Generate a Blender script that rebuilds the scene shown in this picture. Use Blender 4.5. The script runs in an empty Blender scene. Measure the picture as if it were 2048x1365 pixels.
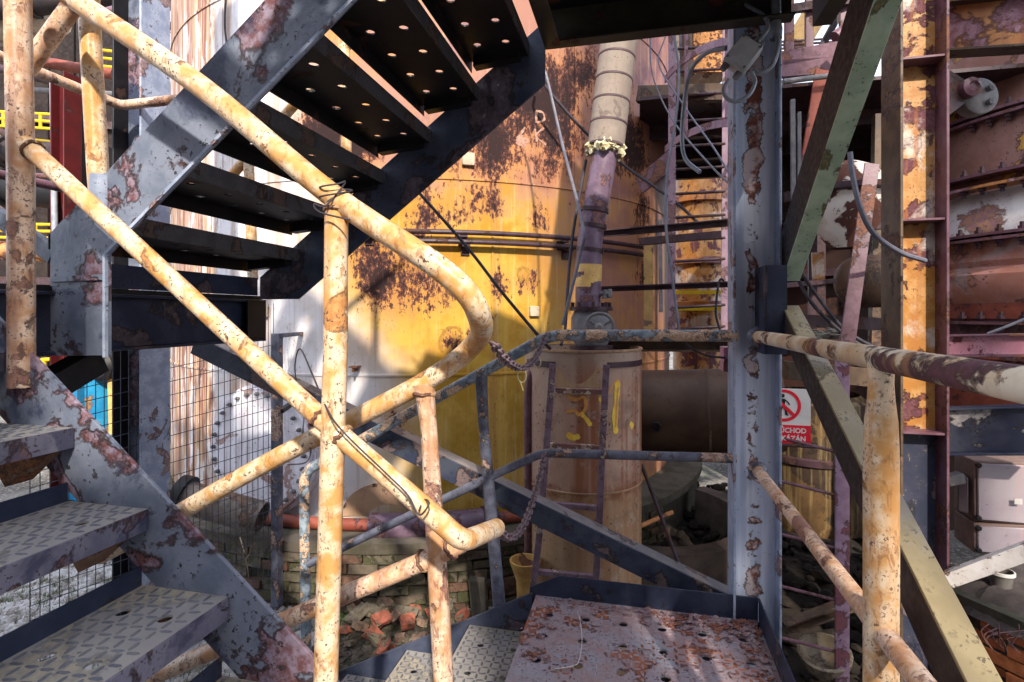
import bpy, bmesh, math, random
from mathutils import Vector, Matrix, Quaternion
random.seed(7)
C = bpy.context.scene.collection
V = Vector
# ------------------------------------------------------------------ camera, world, sun
F, HX, HY = 1080.0, 1024.0, 630.0          # focal length and horizon of the 2048 px wide photograph
TH = math.atan(251 / F); CO, SI = math.cos(TH), math.sin(TH)
E = 2.15                                    # eye height above the yard; all heights below are relative to the eye
cd = bpy.data.cameras.new("camera"); cam = bpy.data.objects.new("camera", cd); C.objects.link(cam)
cd.sensor_width = 36; cd.lens = F / 2048 * 36; cd.shift_y = -(682.5 - HY) / 2048
cd.clip_start = .05; cd.clip_end = 500
cam.location = (0, 0, E); cam.rotation_euler = (math.pi / 2, 0, TH)
bpy.context.scene.camera = cam
SUN = V((.30, -.75, .59)).normalized()
w = bpy.data.worlds.new("World"); bpy.context.scene.world = w; w.use_nodes = True
wn = w.node_tree.nodes; wl = w.node_tree.links
sky = wn.new("ShaderNodeTexSky"); sky.sky_type = 'NISHITA'; sky.sun_disc = False
sky.sun_elevation = math.asin(SUN.z); sky.sun_rotation = math.atan2(SUN.x, SUN.y)
sky.air_density = 1.0; sky.dust_density = 2.5; sky.ozone_density = 1.0
tcw = wn.new("ShaderNodeTexCoord"); nzw = wn.new("ShaderNodeTexNoise"); nzw.inputs["Scale"].default_value = 2.4; nzw.inputs["Detail"].default_value = 6
wl.new(tcw.outputs["Generated"], nzw.inputs["Vector"]); mrw = wn.new("ShaderNodeMapRange"); mrw.inputs[1].default_value = .42; mrw.inputs[2].default_value = .58; wl.new(nzw.outputs[0], mrw.inputs[0])
mxw = wn.new("ShaderNodeMix"); mxw.data_type = 'RGBA'; wl.new(mrw.outputs[0], mxw.inputs[0]); wl.new(sky.outputs[0], mxw.inputs[6]); mxw.inputs[7].default_value = (7.2, 7.6, 8.6, 1)
wl.new(mxw.outputs[2], wn["Background"].inputs[0]); wn["Background"].inputs[1].default_value = .15
sl = bpy.data.lights.new("sun", 'SUN'); so = bpy.data.objects.new("sun", sl); C.objects.link(so)
sl.energy = 3.2; sl.angle = math.radians(1.6); sl.color = (1, .9, .76)
so.rotation_euler = (-SUN).to_track_quat('-Z', 'Y').to_euler(); so.location = (3, -8, 9)
vs = bpy.context.scene.view_settings
vs.view_transform = 'Standard'; vs.look = 'None'; vs.exposure = 1.35; vs.gamma = 1; vs.use_curve_mapping = False

# ------------------------------------------------------------------ placing helpers
def ray(px, py):
    a = (px - HX) / F; return V((a * CO - SI, a * SI + CO, (HY - py) / F))
def U(px, py, Y): r = ray(px, py); return r * (Y / r.y)
def UX(px, py, X): r = ray(px, py); return r * (X / r.x)
def UZ(px, py, z): r = ray(px, py); return r * (z / r.z)
def UD(px, py, d): return ray(px, py) * d
TC = V((-2.628, 6.81, 0)); TR = 3.0         # the big tank's axis and radius
def UC(px, py, R=TR):
    r = ray(px, py); h = V((r.x, r.y, 0)); A = h.dot(h); B = -2 * h.dot(TC); K = TC.dot(TC) - R * R
    dsc = max(0, B * B - 4 * A * K); return r * ((-B - math.sqrt(dsc)) / (2 * A))
XA, YA, ZA = V((1, 0, 0)), V((0, 1, 0)), V((0, 0, 1))
GZ = -2.15

def fillet(pts, r=.06, seg=5):
    out = [V(pts[0])]
    for i in range(1, len(pts) - 1):
        p, c, n = V(pts[i-1]), V(pts[i]), V(pts[i+1])
        a, b = (p - c), (n - c); k = min(r, a.length * .45, b.length * .45)
        s, e = c + a.normalized() * k, c + b.normalized() * k
        for j in range(seg + 1):
            t = j / seg; out.append(s * (1-t)**2 + c * 2*t*(1-t) + e * t*t)
    out.append(V(pts[-1])); return out
def spline(pts, n=8):
    P = [V(p) for p in pts]; P = [P[0]*2 - P[1]] + P + [P[-1]*2 - P[-2]]; out = []
    for i in range(1, len(P) - 2):
        for j in range(n):
            t = j / n; a, b, c, d = P[i-1:i+3]
            out.append(.5 * ((2*b) + (c-a)*t + (2*a-5*b+4*c-d)*t*t + (3*b-a-3*c+d)*t**3))
    out.append(P[-2]); return out

class MB:
    def __init__(s): s.v = []; s.f = []
    def add(s, vs_, fs): o = len(s.v); s.v += [V(p) for p in vs_]; s.f += [[i + o for i in f] for f in fs]; return s
    def obox(s, c, x, y, z):
        c = V(c); x, y, z = V(x), V(y), V(z)
        vs_ = [c + x*a + y*b + z*d for d in (-1, 1) for b in (-1, 1) for a in (-1, 1)]
        return s.add(vs_, [(0,2,3,1), (4,5,7,6), (0,1,5,4), (2,6,7,3), (0,4,6,2), (1,3,7,5)])
    def box(s, lo, hi):
        lo, hi = V(lo), V(hi); c = (lo + hi) / 2; h = (hi - lo) / 2
        return s.obox(c, (abs(h.x),0,0), (0,abs(h.y),0), (0,0,abs(h.z)))
    def prism(s, poly, vec):
        n = len(poly); vec = V(vec); P = [V(p) for p in poly]
        nr = V((0,0,0))
        for i in range(n): nr += P[i].cross(P[(i+1) % n])
        if nr.dot(vec) < 0: P.reverse()
        fs = [list(range(n-1, -1, -1)), list(range(n, 2*n))] + [(i, (i+1) % n, (i+1) % n + n, i + n) for i in range(n)]
        return s.add(P + [p + vec for p in P], fs)
    def bar(s, p, q, wd, ht, up=ZA):
        """box section from p to q; wd across, ht along 'up'"""
        p, q = V(p), V(q); d = (q - p); u = V(up); sd = d.cross(u).normalized(); u2 = sd.cross(d).normalized()
        return s.obox((p + q) / 2, d / 2, sd * wd / 2, u2 * ht / 2)
    def sect(s, prof, p, q, up=ZA):
        """extrude a 2D profile (side, up) from p to q"""
        p, q = V(p), V(q); d = q - p; sd = d.cross(V(up)).normalized(); u2 = sd.cross(d).normalized()
        return s.prism([p + sd * a + u2 * b for a, b in prof], d)
    def tube(s, pts, r, n=12, caps=True, closed=False):
        P = [V(p) for p in pts]; m = len(P); R = r if isinstance(r, (list, tuple)) else [r] * m
        T = []
        for i in range(m):
            a = P[(i-1) % m] if closed else P[max(i-1, 0)]; b = P[(i+1) % m] if closed else P[min(i+1, m-1)]
            T.append((b - a).normalized())
        u = T[0].orthogonal().normalized(); vs_ = []
        for i in range(m):
            if i: u = T[i-1].rotation_difference(T[i]) @ u
            u = (u - T[i] * u.dot(T[i])).normalized(); x = T[i].cross(u)
            for k in range(n):
                a = 2 * math.pi * k / n; vs_.append(P[i] + (u * math.cos(a) + x * math.sin(a)) * R[i])
        fs = []
        for i in range(m if closed else m - 1):
            j = (i + 1) % m
            for k in range(n): fs.append((i*n+k, i*n+(k+1) % n, j*n+(k+1) % n, j*n+k))
        if caps and not closed: fs += [list(range(n-1, -1, -1)), list(range((m-1)*n, m*n))]
        return s.add(vs_, fs)
    def pipe(s, p, q, ro, ri, n=20):
        """open hollow pipe"""
        p, q = V(p), V(q); d = (q - p).normalized(); u = d.orthogonal().normalized(); x = d.cross(u); vs_ = []
        for c, r in ((p, ro), (q, ro), (q, ri), (p, ri)):
            for k in range(n):
                a = 2*math.pi*k/n; vs_.append(c + (u*math.cos(a) + x*math.sin(a)) * r)
        fs = [(i*n+k, i*n+(k+1) % n, ((i+1) % 4)*n+(k+1) % n, ((i+1) % 4)*n+k) for i in range(4) for k in range(n)]
        return s.add(vs_, fs)
    def lathe(s, prof, c, n=32, a0=0, a1=2*math.pi, ax=ZA):
        c = V(c); ax = V(ax).normalized(); full = abs(a1 - a0 - 2*math.pi) < 1e-6
        u = XA if abs(ax.z) > .99 else ax.cross(ZA).normalized(); x = ax.cross(u)
        m = n if full else n + 1; vs_ = []
        for r, z in prof:
            for k in range(m):
                a = a0 + (a1 - a0) * k / n; vs_.append(c + (u*math.cos(a) + x*math.sin(a)) * r + ax * z)
        fs = []
        for i in range(len(prof) - 1):
            for k in range(n):
                k2 = (k+1) % m if full else k+1
                fs.append((i*m+k, i*m+k2, (i+1)*m+k2, (i+1)*m+k))
        return s.add(vs_, fs)
    def plate(s, o, ux, uy, L, W, t, px=None, nx=0, ny=0, hr=.016, ox=None, oy=None, py=None):
        """plate with a grid of real holes; o is the corner of its top face"""
        o, ux, uy = V(o), V(ux), V(uy); n = ux.cross(uy); 
        if n.z < 0: n = -n
        def P(a, b, top=True): return o + ux*a + uy*b - (V((0,0,0)) if top else n*t)
        def rect(a0, a1, b0, b1):
            if a1 - a0 < 1e-5 or b1 - b0 < 1e-5: return
            c = (P(a0, b0) + P(a1, b1)) / 2 - n*t/2
            s.obox(c, ux*(a1-a0)/2, uy*(b1-b0)/2, n*t/2)
        if not nx: rect(0, L, 0, W); return s
        py = py or px
        ox = (L - nx*px)/2 if ox is None else ox; oy = (W - ny*py)/2 if oy is None else oy
        rect(0, L, 0, oy); rect(0, L, oy + ny*py, W); rect(0, ox, oy, oy+ny*py); rect(ox + nx*px, L, oy, oy+ny*py)
        N = 16
        for i in range(nx):
            for j in range(ny):
                cx, cy = ox + (i+.5)*px, oy + (j+.5)*py; vs_ = []
                for top in (True, False):
                    for k in range(N):
                        a = 2*math.pi*k/N; c_, s_ = math.cos(a), math.sin(a); m = 1/max(abs(c_), abs(s_))
                        vs_.append(P(cx + c_*m*px/2, cy + s_*m*py/2, top))
                    for k in range(N):
                        a = 2*math.pi*k/N; vs_.append(P(cx + math.cos(a)*hr, cy + math.sin(a)*hr, top))
                fs = []
                for k in range(N):
                    k2 = (k+1) % N
                    fs += [(k, k2, N+k2, N+k), (2*N+k2, 2*N+k, 3*N+k, 3*N+k2), (N+k, N+k2, 3*N+k2, 3*N+k)]
                s.add(vs_, fs)
        return s
    def lug(s, c, ang, ux, uy, n, L=.013, wd=.0042, h=.002):
        a = V(ux)*math.cos(ang) + V(uy)*math.sin(ang); b = V(n).cross(a)
        c = V(c); r = [c-a*L, c-a*L*.5-b*wd, c+a*L*.5-b*wd, c+a*L, c+a*L*.5+b*wd, c-a*L*.5+b*wd, c-a*L*.45+V(n)*h, c+a*L*.45+V(n)*h]
        return s.add(r, [(0,1,6), (1,2,7,6), (2,3,7), (3,4,7), (4,5,6,7), (5,0,6)])
    def mesh(s, name, origin=None, smooth=35, lift=True):
        me = bpy.data.meshes.new(name); o = V(origin) if origin is not None else V((0,0,0))
        me.from_pydata([tuple(p - o) for p in s.v], [], s.f); me.update()
        bm = bmesh.new(); bm.from_mesh(me); bmesh.ops.recalc_face_normals(bm, faces=bm.faces); bm.to_mesh(me); bm.free()
        if smooth:
            me.shade_smooth(); me.set_sharp_from_angle(angle=math.radians(smooth))
        return me
    def centre(s):
        lo = V([min(p[i] for p in s.v) for i in range(3)]); hi = V([max(p[i] for p in s.v) for i in range(3)])
        return (lo + hi) / 2, lo, hi

def bev(o, wd):
    m = o.modifiers.new("edge", 'BEVEL'); m.width = wd; m.segments = 1; m.limit_method = 'ANGLE'; m.angle_limit = math.radians(40)

class Thing:
    """an Empty at the thing's base that parents its parts (built in eye-relative coordinates)"""
    def __init__(s, name, label, cat, group=None):
        s.o = bpy.data.objects.new(name, None); C.objects.link(s.o); s.o.empty_display_size = .1
        s.o['label'] = label; s.o['category'] = cat
        if group: s.o['group'] = group
        s.ps = []; s.lo = V((1e9,)*3); s.hi = V((-1e9,)*3)
    def part(s, name, mb, mat, parent=None, label=None, kind=None, bevel=0, smooth=35, origin=None):
        c, lo, hi = mb.centre()
        if origin is not None: c = V(origin)
        me = mb.mesh(name, c, smooth); me.materials.append(mat)
        o = bpy.data.objects.new(name, me); C.objects.link(o)
        for i in range(3): s.lo[i] = min(s.lo[i], lo[i]); s.hi[i] = max(s.hi[i], hi[i])
        if label: o['label'] = label
        if kind: o['kind'] = kind
        if bevel: bev(o, bevel)
        o['_c'] = tuple(c); s.ps.append((o, c, parent)); return o
    def inst(s, name, me, loc, rot=None, parent=None, scale=None):
        o = bpy.data.objects.new(name, me); C.objects.link(o); loc = V(loc)
        if rot is not None: o.rotation_mode = 'QUATERNION'; o.rotation_quaternion = rot
        if scale: o.scale = scale
        for i in range(3): s.lo[i] = min(s.lo[i], loc[i]); s.hi[i] = max(s.hi[i], loc[i])
        o['_c'] = tuple(loc); s.ps.append((o, loc, parent)); return o
    def done(s):
        base = V(((s.lo.x + s.hi.x)/2, (s.lo.y + s.hi.y)/2, s.lo.z)); s.o.location = base + V((0,0,E))
        for o, c, par in s.ps:
            if par is None: o.parent = s.o; o.location = c - base
            else: o.parent = par; o.location = c - V(par['_c'])
        for o, c, par in s.ps: del o['_c']
        return s.o

def single(name, mb, mat, label, cat, group=None, bevel=0, smooth=35, kind=None):
    c, lo, hi = mb.centre(); c = V((c.x, c.y, lo.z)); me = mb.mesh(name, c, smooth); me.materials.append(mat)
    o = bpy.data.objects.new(name, me); C.objects.link(o); o.location = c + V((0,0,E))
    if label: o['label'] = label; o['category'] = cat
    if group: o['group'] = group
    if kind: o['kind'] = kind
    if bevel: bev(o, bevel)
    return o
def struct(name, mb, mat, kind='structure', smooth=35):
    me = mb.mesh(name, None, smooth); me.materials.append(mat); o = bpy.data.objects.new(name, me); C.objects.link(o)
    o.location = (0, 0, E); o['kind'] = kind; return o
def L_prof(a, b, t): return [(0,0), (a,0), (a,-t), (t,-t), (t,-b), (0,-b)]
def I_prof(wd, h, tf=.012, tw=.009):
    a, b = wd/2, h/2
    return [(-a,-b), (a,-b), (a,-b+tf), (tw/2,-b+tf), (tw/2,b-tf), (a,b-tf), (a,b), (-a,b), (-a,b-tf), (-tw/2,b-tf), (-tw/2,-b+tf), (-a,-b+tf)]
def U_prof(wd, h, t=.01):          # channel open to +side
    return [(0,-h/2), (wd,-h/2), (wd,-h/2+t), (t,-h/2+t), (t,h/2-t), (wd,h/2-t), (wd,h/2), (0,h/2)]

# ------------------------------------------------------------------ materials
class NT:
    def __init__(s, name):
        s.m = bpy.data.materials.new(name); s.m.use_nodes = True; s.t = s.m.node_tree; s.b = s.t.nodes["Principled BSDF"]
        tc = s.t.nodes.new("ShaderNodeTexCoord"); s.obj = tc.outputs["Object"]
    def n(s, typ, props=None, **ins):
        nd = s.t.nodes.new("ShaderNode" + typ)
        for k, v in (props or {}).items(): setattr(nd, k, v)
        for k, v in ins.items(): s.set(nd, k, v)
        return nd
    def set(s, nd, k, v):
        i = nd.inputs[int(k[1:])] if k[0] == 'i' and k[1:].isdigit() else nd.inputs[k.replace('_', ' ')]
        if hasattr(v, 'is_linked') or isinstance(v, bpy.types.NodeSocket): s.t.links.new(v, i)
        elif isinstance(v, (tuple, list)) and len(v) == 3 and i.type == 'RGBA': i.default_value = (*v, 1)
        else: i.default_value = v
    def noise(s, vec, sc, det=5, rough=.6, dist=0): return s.n("TexNoise", None, Vector=vec, Scale=sc, Detail=det, Roughness=rough, Distortion=dist).outputs[0]
    def map(s, v, a, b, c=0., d=1.):
        return s.n("MapRange", {'interpolation_type': 'SMOOTHSTEP'} if 1 else None, Value=v, From_Min=a, From_Max=b, To_Min=c, To_Max=d).outputs[0]
    def math(s, op, a, b=0., clamp=False): return s.n("Math", {'operation': op, 'use_clamp': clamp}, i0=a, i1=b).outputs[0]
    def mix(s, a, b, f):
        nd = s.n("Mix", {'data_type': 'RGBA'}); s.set(nd, 'i0', f); s.set(nd, 'i6', a); s.set(nd, 'i7', b); return nd.outputs[2]
    def scale(s, vec, sc): return s.n("VectorMath", {'operation': 'MULTIPLY'}, i0=vec, i1=sc).outputs[0]
    def rnd(s):
        oi = s.n("ObjectInfo"); r = s.n("VectorMath", {'operation': 'SCALE'}, i0=(37., 53., 71.)); s.t.links.new(oi.outputs["Random"], r.inputs["Scale"])
        return s.n("VectorMath", {'operation': 'ADD'}, i0=s.obj, i1=r.outputs[0]).outputs[0]
    def out(s, col, rough, h=None, bump=.4, dist=.004, metal=0., spec=.28):
        s.set(s.b, 'Base_Color', col); s.set(s.b, 'Roughness', rough); s.set(s.b, 'Metallic', metal); s.set(s.b, 'Specular_IOR_Level', spec)
        if h is not None:
            b = s.n("Bump", None, Strength=bump, Distance=dist, Height=h); s.t.links.new(b.outputs[0], s.b.inputs["Normal"])
        return s.m

def worn(name, c1, c2, under, under2, rim=(.03,.015,.012), s=4., peel=.55, pits=.0, pitcol=(.03,.02,.02), streak=None,
         rough=(.45,.85), bump=.5, dist=.004, spec=.28, blotch=None, sharp=(.38,.62), scuff=None):
    """paint in two tones, flaked off in patches to a second coat or rust, chipped, pitted and streaked"""
    t = NT(name); v = t.rnd()
    n1 = t.noise(v, s, 9, .62, .35); n2 = t.noise(v, s*2.3, 5, .6); n3 = t.noise(v, s*11, 5, .72)
    th = peel
    pm = t.map(n1, th, th + .012); rm = t.math('MULTIPLY', t.map(n1, th - .02, th - .002), t.math('SUBTRACT', 1., t.map(n1, th + .004, th + .03)))
    paint = t.mix(c1, c2, t.map(n2, *sharp)); un = t.mix(under, under2, t.map(n3, .38, .64))
    col = t.mix(paint, un, pm); col = t.mix(col, rim, t.math('MULTIPLY', rm, .8))
    if blotch: col = t.mix(col, blotch[0], t.map(t.noise(v, s*blotch[2], 7, .65, .3), .53, .60, 0., blotch[1]))
    if streak:
        n5 = t.noise(t.scale(v, (9., 9., .5)), 2.2, 4, .6); col = t.mix(col, streak[0], t.map(n5, .5, .66, 0., streak[1]))
    if scuff: col = t.mix(col, scuff[0], t.map(t.noise(t.scale(v, (1., 1., .45)), s*7, 6, .78, .6), .52, .62, 0., scuff[1]))
    n4 = t.noise(v, s*20, 3, .6)
    if pits: col = t.mix(col, pitcol, t.math('MULTIPLY', t.math('MULTIPLY', t.map(n4, .66 - .1*pits, .69 - .1*pits), t.map(n2, .44, .60)), .9))
    h = t.math('ADD', t.math('MULTIPLY', pm, -.6), t.math('MULTIPLY', n3, .35))
    h = t.math('ADD', h, t.math('MULTIPLY', n4, .2))
    return t.out(col, t.map(pm, 0, 1, *rough), h, bump, dist, 0., spec)
def flat(name, c, c2=None, s=8., rough=.6, bump=.15):
    t = NT(name); v = t.rnd(); n = t.noise(v, s, 6, .65); f = t.noise(v, s*9, 3, .6)
    return t.out(t.mix(c, c2 or tuple(x*.55 for x in c), t.map(n, .38, .64)), t.map(f, .3, .7, rough - .1, min(1., rough + .15)), f, bump, .003)

CREAM = worn("cream rail paint", (.54,.29,.10), (.70,.56,.40), (.40,.17,.06), (.52,.27,.10), (.10,.05,.03), 6., .635, .8, (.05,.03,.03), ((.52,.25,.08), .6), (.34,.8), .45, sharp=(.38,.58), scuff=((.30,.14,.06), .75))
CREAM2 = worn("cream rail paint rusted", (.48,.25,.12), (.66,.49,.37), (.32,.16,.10), (.22,.12,.11), (.05,.03,.03), 6., .585, .8, (.05,.03,.03), ((.30,.16,.12), .6), (.4,.8), .5, sharp=(.36,.60), scuff=((.22,.11,.08), .8))
TEAL = worn("banded rail paint", (.30,.36,.42), (.13,.17,.22), (.42,.22,.11), (.64,.55,.46), (.03,.02,.02), 11., .51, .4, (.03,.03,.03), None, (.32,.75), .45)
GREYRAIL = worn("grey rail paint", (.12,.13,.175), (.07,.072,.105), (.20,.10,.08), (.46,.36,.29), (.03,.02,.02), 7., .565, .5, (.03,.02,.02), None, (.33,.75), .45)
STRING = worn("blue grey flaking paint", (.115,.138,.195), (.18,.205,.27), (.13,.055,.06), (.24,.195,.26), (.035,.012,.01), 3.0, .525, .6, (.02,.01,.01), None, (.34,.8), .8, .007, blotch=((.025,.033,.075), .8, .8))
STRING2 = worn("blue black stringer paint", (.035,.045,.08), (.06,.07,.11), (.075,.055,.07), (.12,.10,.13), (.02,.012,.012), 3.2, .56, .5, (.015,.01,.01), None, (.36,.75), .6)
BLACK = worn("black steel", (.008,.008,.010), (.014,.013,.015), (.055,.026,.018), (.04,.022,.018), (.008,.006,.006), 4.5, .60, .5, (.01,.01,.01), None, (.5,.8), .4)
NAVY = worn("navy black beam paint", (.018,.024,.048), (.03,.037,.066), (.05,.037,.045), (.08,.06,.07), (.012,.008,.008), 4., .60, .5, (.015,.01,.01), None, (.33,.7), .45)
LIP = worn("tread lip steel", (.05,.048,.055), (.075,.07,.078), (.075,.05,.045), (.10,.065,.055), (.02,.012,.012), 6., .55, .5, (.02,.015,.015), None, (.5,.8), .7)
LIPA = worn("near tread lip steel", (.10,.10,.145), (.155,.15,.20), (.15,.085,.085), (.07,.075,.13), (.03,.015,.015), 5., .55, .6, (.03,.015,.015), None, (.42,.8), .8, blotch=((.03,.035,.075), .7, .9))
LUG = flat("worn lug steel", (.095,.10,.125), (.15,.15,.165), 20., .5)
TREAD = worn("dusty chequer plate", (.255,.245,.245), (.31,.295,.275), (.34,.30,.235), (.22,.21,.185), (.19,.18,.17), 2.6, .53, .3, (.07,.06,.06), None, (.45,.85), .4)
PLATE = worn("rusting platform plate", (.28,.185,.185), (.28,.245,.275), (.33,.11,.045), (.21,.09,.075), (.09,.035,.03), 4.2, .575, .8, (.06,.03,.03), None, (.5,.9), 1., .008, blotch=((.27,.28,.33), .7, .7))
BRACE = worn("olive brace paint", (.19,.15,.08), (.235,.19,.105), (.12,.09,.05), (.14,.12,.09), (.06,.045,.02), 4., .64, .8, (.05,.035,.02), None, (.4,.75), .5, blotch=((.23,.21,.19), .5, .5))
BRACEG = worn("green grey brace paint", (.42,.54,.40), (.30,.40,.29), (.21,.20,.09), (.11,.12,.07), (.06,.05,.03), 4., .60, .5, (.04,.03,.02), None, (.4,.75), .5)
DARKBR = flat("dark brown steel", (.022,.016,.018), (.035,.026,.027), 5.)
DIAG = worn("dark diagonal brace paint", (.05,.06,.085), (.03,.037,.07), (.11,.08,.085), (.15,.11,.11), (.02,.012,.012), 4.5, .55, .5, (.015,.012,.012), None, (.4,.75), .6)
ORANGE = worn("orange column paint", (.36,.155,.035), (.46,.25,.09), (.10,.035,.05), (.16,.065,.07), (.05,.018,.015), 4.6, .55, .5, (.09,.03,.02), ((.38,.14,.04), .6), (.45,.85), .8, .006, blotch=((.56,.50,.45), .8, .45))
ORFL = worn("rust brown flange", (.065,.042,.03), (.105,.068,.042), (.05,.035,.035), (.15,.085,.05), (.03,.02,.02), 4., .56, .4, (.03,.02,.02), None, (.5,.8), .5)
PURP = worn("purple brown steel", (.105,.045,.06), (.15,.075,.10), (.20,.085,.045), (.09,.045,.05), (.03,.015,.015), 6., .56, .5, (.04,.02,.02), None, (.42,.8), .5)
PURPD = worn("dark purple steel", (.034,.018,.025), (.055,.028,.036), (.075,.035,.026), (.05,.024,.024), (.015,.008,.008), 6., .56, .4, (.015,.01,.01), None, (.45,.8), .5)
RUST = worn("orange rust steel", (.38,.15,.05), (.48,.22,.08), (.20,.09,.11), (.34,.20,.24), (.07,.03,.02), 2.4, .53, .5, (.10,.04,.03), ((.20,.08,.05), .4), (.5,.9), .6)
RUSTR = worn("red rust steel", (.19,.045,.03), (.26,.07,.045), (.11,.055,.065), (.16,.085,.08), (.05,.02,.02), 3., .56, .5, (.05,.02,.02), None, (.55,.9), .6)
DUCT = worn("mottled duct steel", (.36,.15,.11), (.44,.22,.19), (.54,.26,.07), (.27,.11,.16), (.10,.05,.05), 1.6, .52, .5, (.07,.03,.03), ((.34,.15,.05), .5), (.42,.8), .7, blotch=((.38,.30,.30), .6, 2.2))
DUCTW = worn("white primer on duct", (.72,.70,.68), (.60,.55,.56), (.28,.15,.17), (.42,.22,.12), (.16,.08,.06), 1.8, .55, .4, (.12,.06,.05), None, (.4,.85), .6, blotch=((.55,.30,.12), .6, 1.1))
PINK = worn("pink lead primer", (.36,.15,.20), (.44,.22,.28), (.17,.045,.05), (.13,.06,.07), (.07,.02,.02), 5., .56, .8, (.09,.02,.02), None, (.5,.85), .7)
NAVYD = worn("navy flaked beam", (.022,.026,.05), (.045,.048,.07), (.20,.19,.20), (.36,.33,.32), (.02,.012,.012), 3., .60, .6, (.02,.015,.015), None, (.42,.8), .7)
INSUL = worn("canvas lagging", (.20,.16,.135), (.25,.205,.17), (.20,.16,.14), (.22,.18,.15), (.12,.09,.08), 3., .62, .4, (.12,.09,.07), ((.20,.15,.12), .5), (.8,.9), .3)
WOOL = flat("mineral wool", (.66,.60,.42), (.34,.28,.14), 25., .95, .9)
PIPEP = worn("purple pipe steel", (.10,.062,.095), (.15,.10,.145), (.22,.10,.09), (.09,.05,.06), (.04,.02,.02), 6., .57, .4, (.04,.02,.02), None, (.4,.8), .5)
YELPIPE = worn("yellow pipe band", (.60,.38,.12), (.52,.31,.11), (.20,.11,.10), (.16,.08,.08), (.08,.04,.04), 7., .68, .4, (.1,.05,.05), None, (.5,.8), .4)
GREYM = flat("grey cast iron", (.12,.115,.125), (.18,.17,.175), 14., .55, .3)
GALV = flat("galvanised conduit", (.26,.28,.32), (.16,.18,.22), 12., .38, .1)
BOXG = flat("grey box paint", (.33,.335,.35), (.43,.43,.44), 9., .5, .2)
CABLE = flat("dark cable", (.03,.026,.036), (.05,.042,.052), 9., .6)
CABLEG = flat("grey cable", (.13,.13,.16), (.08,.08,.11), 9., .45)
WHITEC = worn("white cabinet enamel", (.36,.315,.345), (.31,.26,.30), (.34,.24,.24), (.42,.33,.33), (.2,.1,.1), 1.6, .63, .3, (.2,.13,.13), ((.42,.30,.30), .5), (.3,.7), .2)
BLUET = worn("blue pump paint", (.012,.15,.32), (.02,.22,.40), (.28,.17,.07), (.20,.10,.05), (.1,.06,.04), 2.4, .60, .3, (.06,.05,.06), None, (.35,.7), .3)
YEL = flat("yellow safety paint", (.66,.46,.012), (.52,.34,.012), 6., .5)
REDP = worn("red column paint", (.085,.008,.010), (.065,.007,.009), (.08,.02,.02), (.07,.02,.02), (.03,.01,.01), 3., .62, .3, (.04,.012,.012), None, (.45,.8), .3)
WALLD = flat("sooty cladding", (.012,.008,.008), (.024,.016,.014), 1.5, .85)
SHADEBLK = flat("shade block cladding", (.16,.13,.12), (.11,.08,.07), 1.5, .8)  # covers the shade blocks added behind the camera
BEIGE = worn("beige pipe paint", (.46,.38,.28), (.36,.28,.20), (.24,.13,.07), (.17,.09,.06), (.1,.05,.04), 3., .58, .5, (.08,.05,.04), None, (.5,.8), .3)
WIRE = flat("fence wire", (.05,.058,.08), None, 9., .5)
SIGNW = flat("sign white", (.62,.60,.58), (.54,.51,.49), 6., .4, .02)
SIGNR = flat("sign red", (.66,.012,.03), (.60,.012,.03), 6., .4, .02)
SIGNK = flat("sign black", (.012,.012,.014), None, 6., .4, .02)
CHALK = flat("yellow marking paint", (.80,.56,.08), (.66,.38,.05), 18., .7)
CHALKO = flat("orange marking paint", (.62,.30,.08), (.50,.22,.06), 18., .7)
BRICKG = [worn("mossy brick %d" % i, c, tuple(x*.65 for x in c), (.075,.075,.035), (.05,.05,.03), (.03,.03,.02), 7., .54, .5, (.025,.025,.02), None, (.8,.95), .9, .006)
          for i, c in enumerate([(.125,.10,.075), (.115,.10,.07), (.15,.085,.06)])]
BRICKO = [worn("orange brick %d" % i, c, tuple(x*.75 for x in c), (.16,.11,.11), (.24,.14,.12), (.06,.04,.04), 9., .60, .5, (.08,.04,.03), None, (.8,.95), .8)
          for i, c in enumerate([(.54,.18,.065), (.46,.14,.055)])]
BROKEN = [worn("broken brick %d" % i, c, tuple(x*.6 for x in c), (.13,.12,.07), (.20,.165,.13), (.06,.05,.04), 10., .55, .5, (.05,.04,.03), None, (.85,.95), .9, .006)
          for i, c in enumerate([(.30,.095,.06), (.16,.10,.075), (.22,.14,.10), (.13,.11,.085)])]
MORTAR = flat("sooty mortar", (.06,.055,.042), (.035,.035,.025), 10., .95, .8)
CONC = flat("dirty concrete", (.10,.085,.07), (.055,.05,.033), 5., .95, .8)
BAND = flat("strap steel", (.075,.045,.055), (.11,.065,.075), 8., .6)
TREADR = worn("rusty bracket", (.17,.075,.045), (.22,.12,.07), (.09,.04,.03), (.30,.12,.04), (.03,.02,.02), 9., .5, .5, (.03,.02,.02), None, (.6,.9), .9)

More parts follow.
